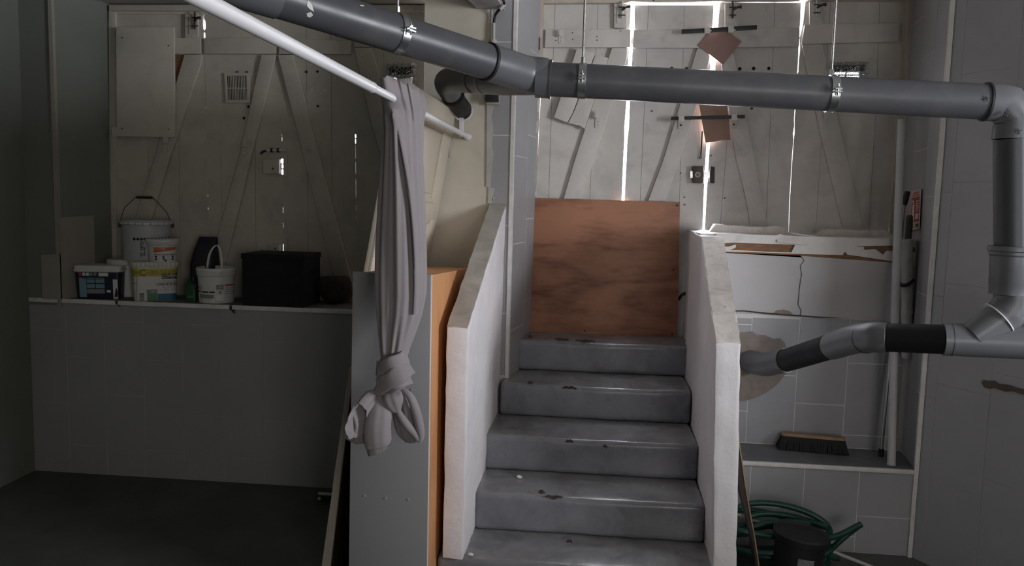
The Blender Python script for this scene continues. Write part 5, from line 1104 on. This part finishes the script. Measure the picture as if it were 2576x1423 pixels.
L1 = [(1850, 1040), (1856, 1110), (1860, 1170), (1868, 1225), (1881, 1285), (1895, 1350), (1906, 1423), (1909, 1445)]
Wd = [2, 4, 9, 9, 6, 4, 4, 4]
P = resample([at(x, y, Yb + .02 * (1 - i / 7)) for i, (x, y) in enumerate(L1)], 5); W_ = resample([Vector((q, 0, 0)) for q in Wd], 5)
low = min(q.z for q in P); 
MB().loft([[q + Vector((-w.x * Yb / F, 0, 0)), q + Vector((w.x * Yb / F, .0, 0)), q + Vector((w.x * Yb / F, .10, 0)), q + Vector((-w.x * Yb / F, .10, 0))] for q, w in zip(P, W_)]).build('batten', darkwood, wb_, ang=50)
MB().loft([[q + Vector((w.x * Yb / F - .004, -.003, 0)), q + Vector((w.x * Yb / F + .001, -.003, 0)), q + Vector((w.x * Yb / F + .001, .004, 0)), q + Vector((w.x * Yb / F - .004, .004, 0))] for q, w in zip(P, W_)]).build('painted_lit_edge', brushw, wb_, ang=50)  # paler strip painted on as the lit edge of the batten
# ================================================================== FIRE EXTINGUISHER SIGN
sg = thing('safety_sign', 'small red fire extinguisher sign on the niche side wall', 'sign', at_pl(2305, 578, na, nn))
def spt(x, y, o=0): return at_pl(x, y, na + nn * .001, nn) + nn * o
def squad(name, p, m_, o0, o1): MB().prism([spt(x, y, o0) for x, y in p], nn * (o1 - o0)).build(name, m_, sg)
sq = lambda u, v: (2296 + (2319 - 2296) * u - 4.5 * v, 481 + (475 - 481) * u + v * (579 - 479))
def rect(u0, u1, v0, v1): return [sq(u0, v0), sq(u1, v0), sq(u1, v1), sq(u0, v1)]
squad('plate', rect(0, 1, 0, 1), signcream, .002, .005)
squad('red_field', rect(.06, .94, .17, .80), redp, .005, .0058)
squad('extinguisher', rect(.20, .40, .36, .76), whitep, .0058, .0064); squad('extinguisher', rect(.25, .35, .26, .36), whitep, .0058, .0064); squad('extinguisher', rect(.12, .24, .24, .29), whitep, .0058, .0064)
for v in (.27, .33, .39, .45, .51): squad('text_line', rect(.52, .86, v, v + .025), whitep, .0058, .0062)
squad('panel', rect(.56, .88, .60, .74), whitep, .0058, .0062)
squad('heading', rect(.15, .85, .05, .08), redp, .005, .0056); squad('heading', rect(.12, .88, .11, .14), redp, .005, .0056)
squad('band', rect(.06, .40, .84, .96), mat('ochre print', (.42, .27, .08), .5, .05, 10, 0), .005, .0056)
for u in (.55, .66, .77, .86): squad('pictogram', rect(u, u + .06, .86, .95), blackp, .005, .0056)

# ================================================================== small pieces go under the part they belong to
HOST = {'grip': ('bail', 'tube'), 'ear': ('body',), 'lid_tab': ('lid',), 'lid_notch': ('lid',), 'cylinder': ('lock_case',), 'keyhole': ('lock_case',), 'latch_plate': ('lock_case',),
        'bolt_knob': ('bolt_rod',), 'bolt_handle': ('bolt_rod',), 'band_rib': ('band',), 'lug': ('band',), 'bolt': ('band',), 'nut': ('threaded_rod',), 'end_rim': ('tube',), 'ferrule': ('tube',),
        'moulding': ('core',), 'raised_panel': ('core',), 'tail_hem': ('tail',), 'loop_fold': ('loop',), 'hem': ('drape',), 'tube_collar': ('inner_tube',), 'lettering': ('body',), 'label': ('body',),
        'paint_splash': ('pipe',), 'barcode': ('body',), 'emblem': ('body',), 'dot': ('body',), 'seam_line': ('body',), 'hang_hole': ('pan',), 'screw': ('front_panel', 'sheet', 'frame'), 'nail': ('board',), 'painted_lit_edge': ('batten',), 'shade_face': ('board',)}
base = lambda o: o.name.split('.')[0]
for o in [q for q in bpy.data.objects if q.parent is not None and q.parent.type == 'EMPTY']:
    if base(o) in HOST:
        h = next((c for n_ in HOST[base(o)] for c in o.parent.children if base(c) == n_), None)
        if h is not None and h is not o: o.parent = h
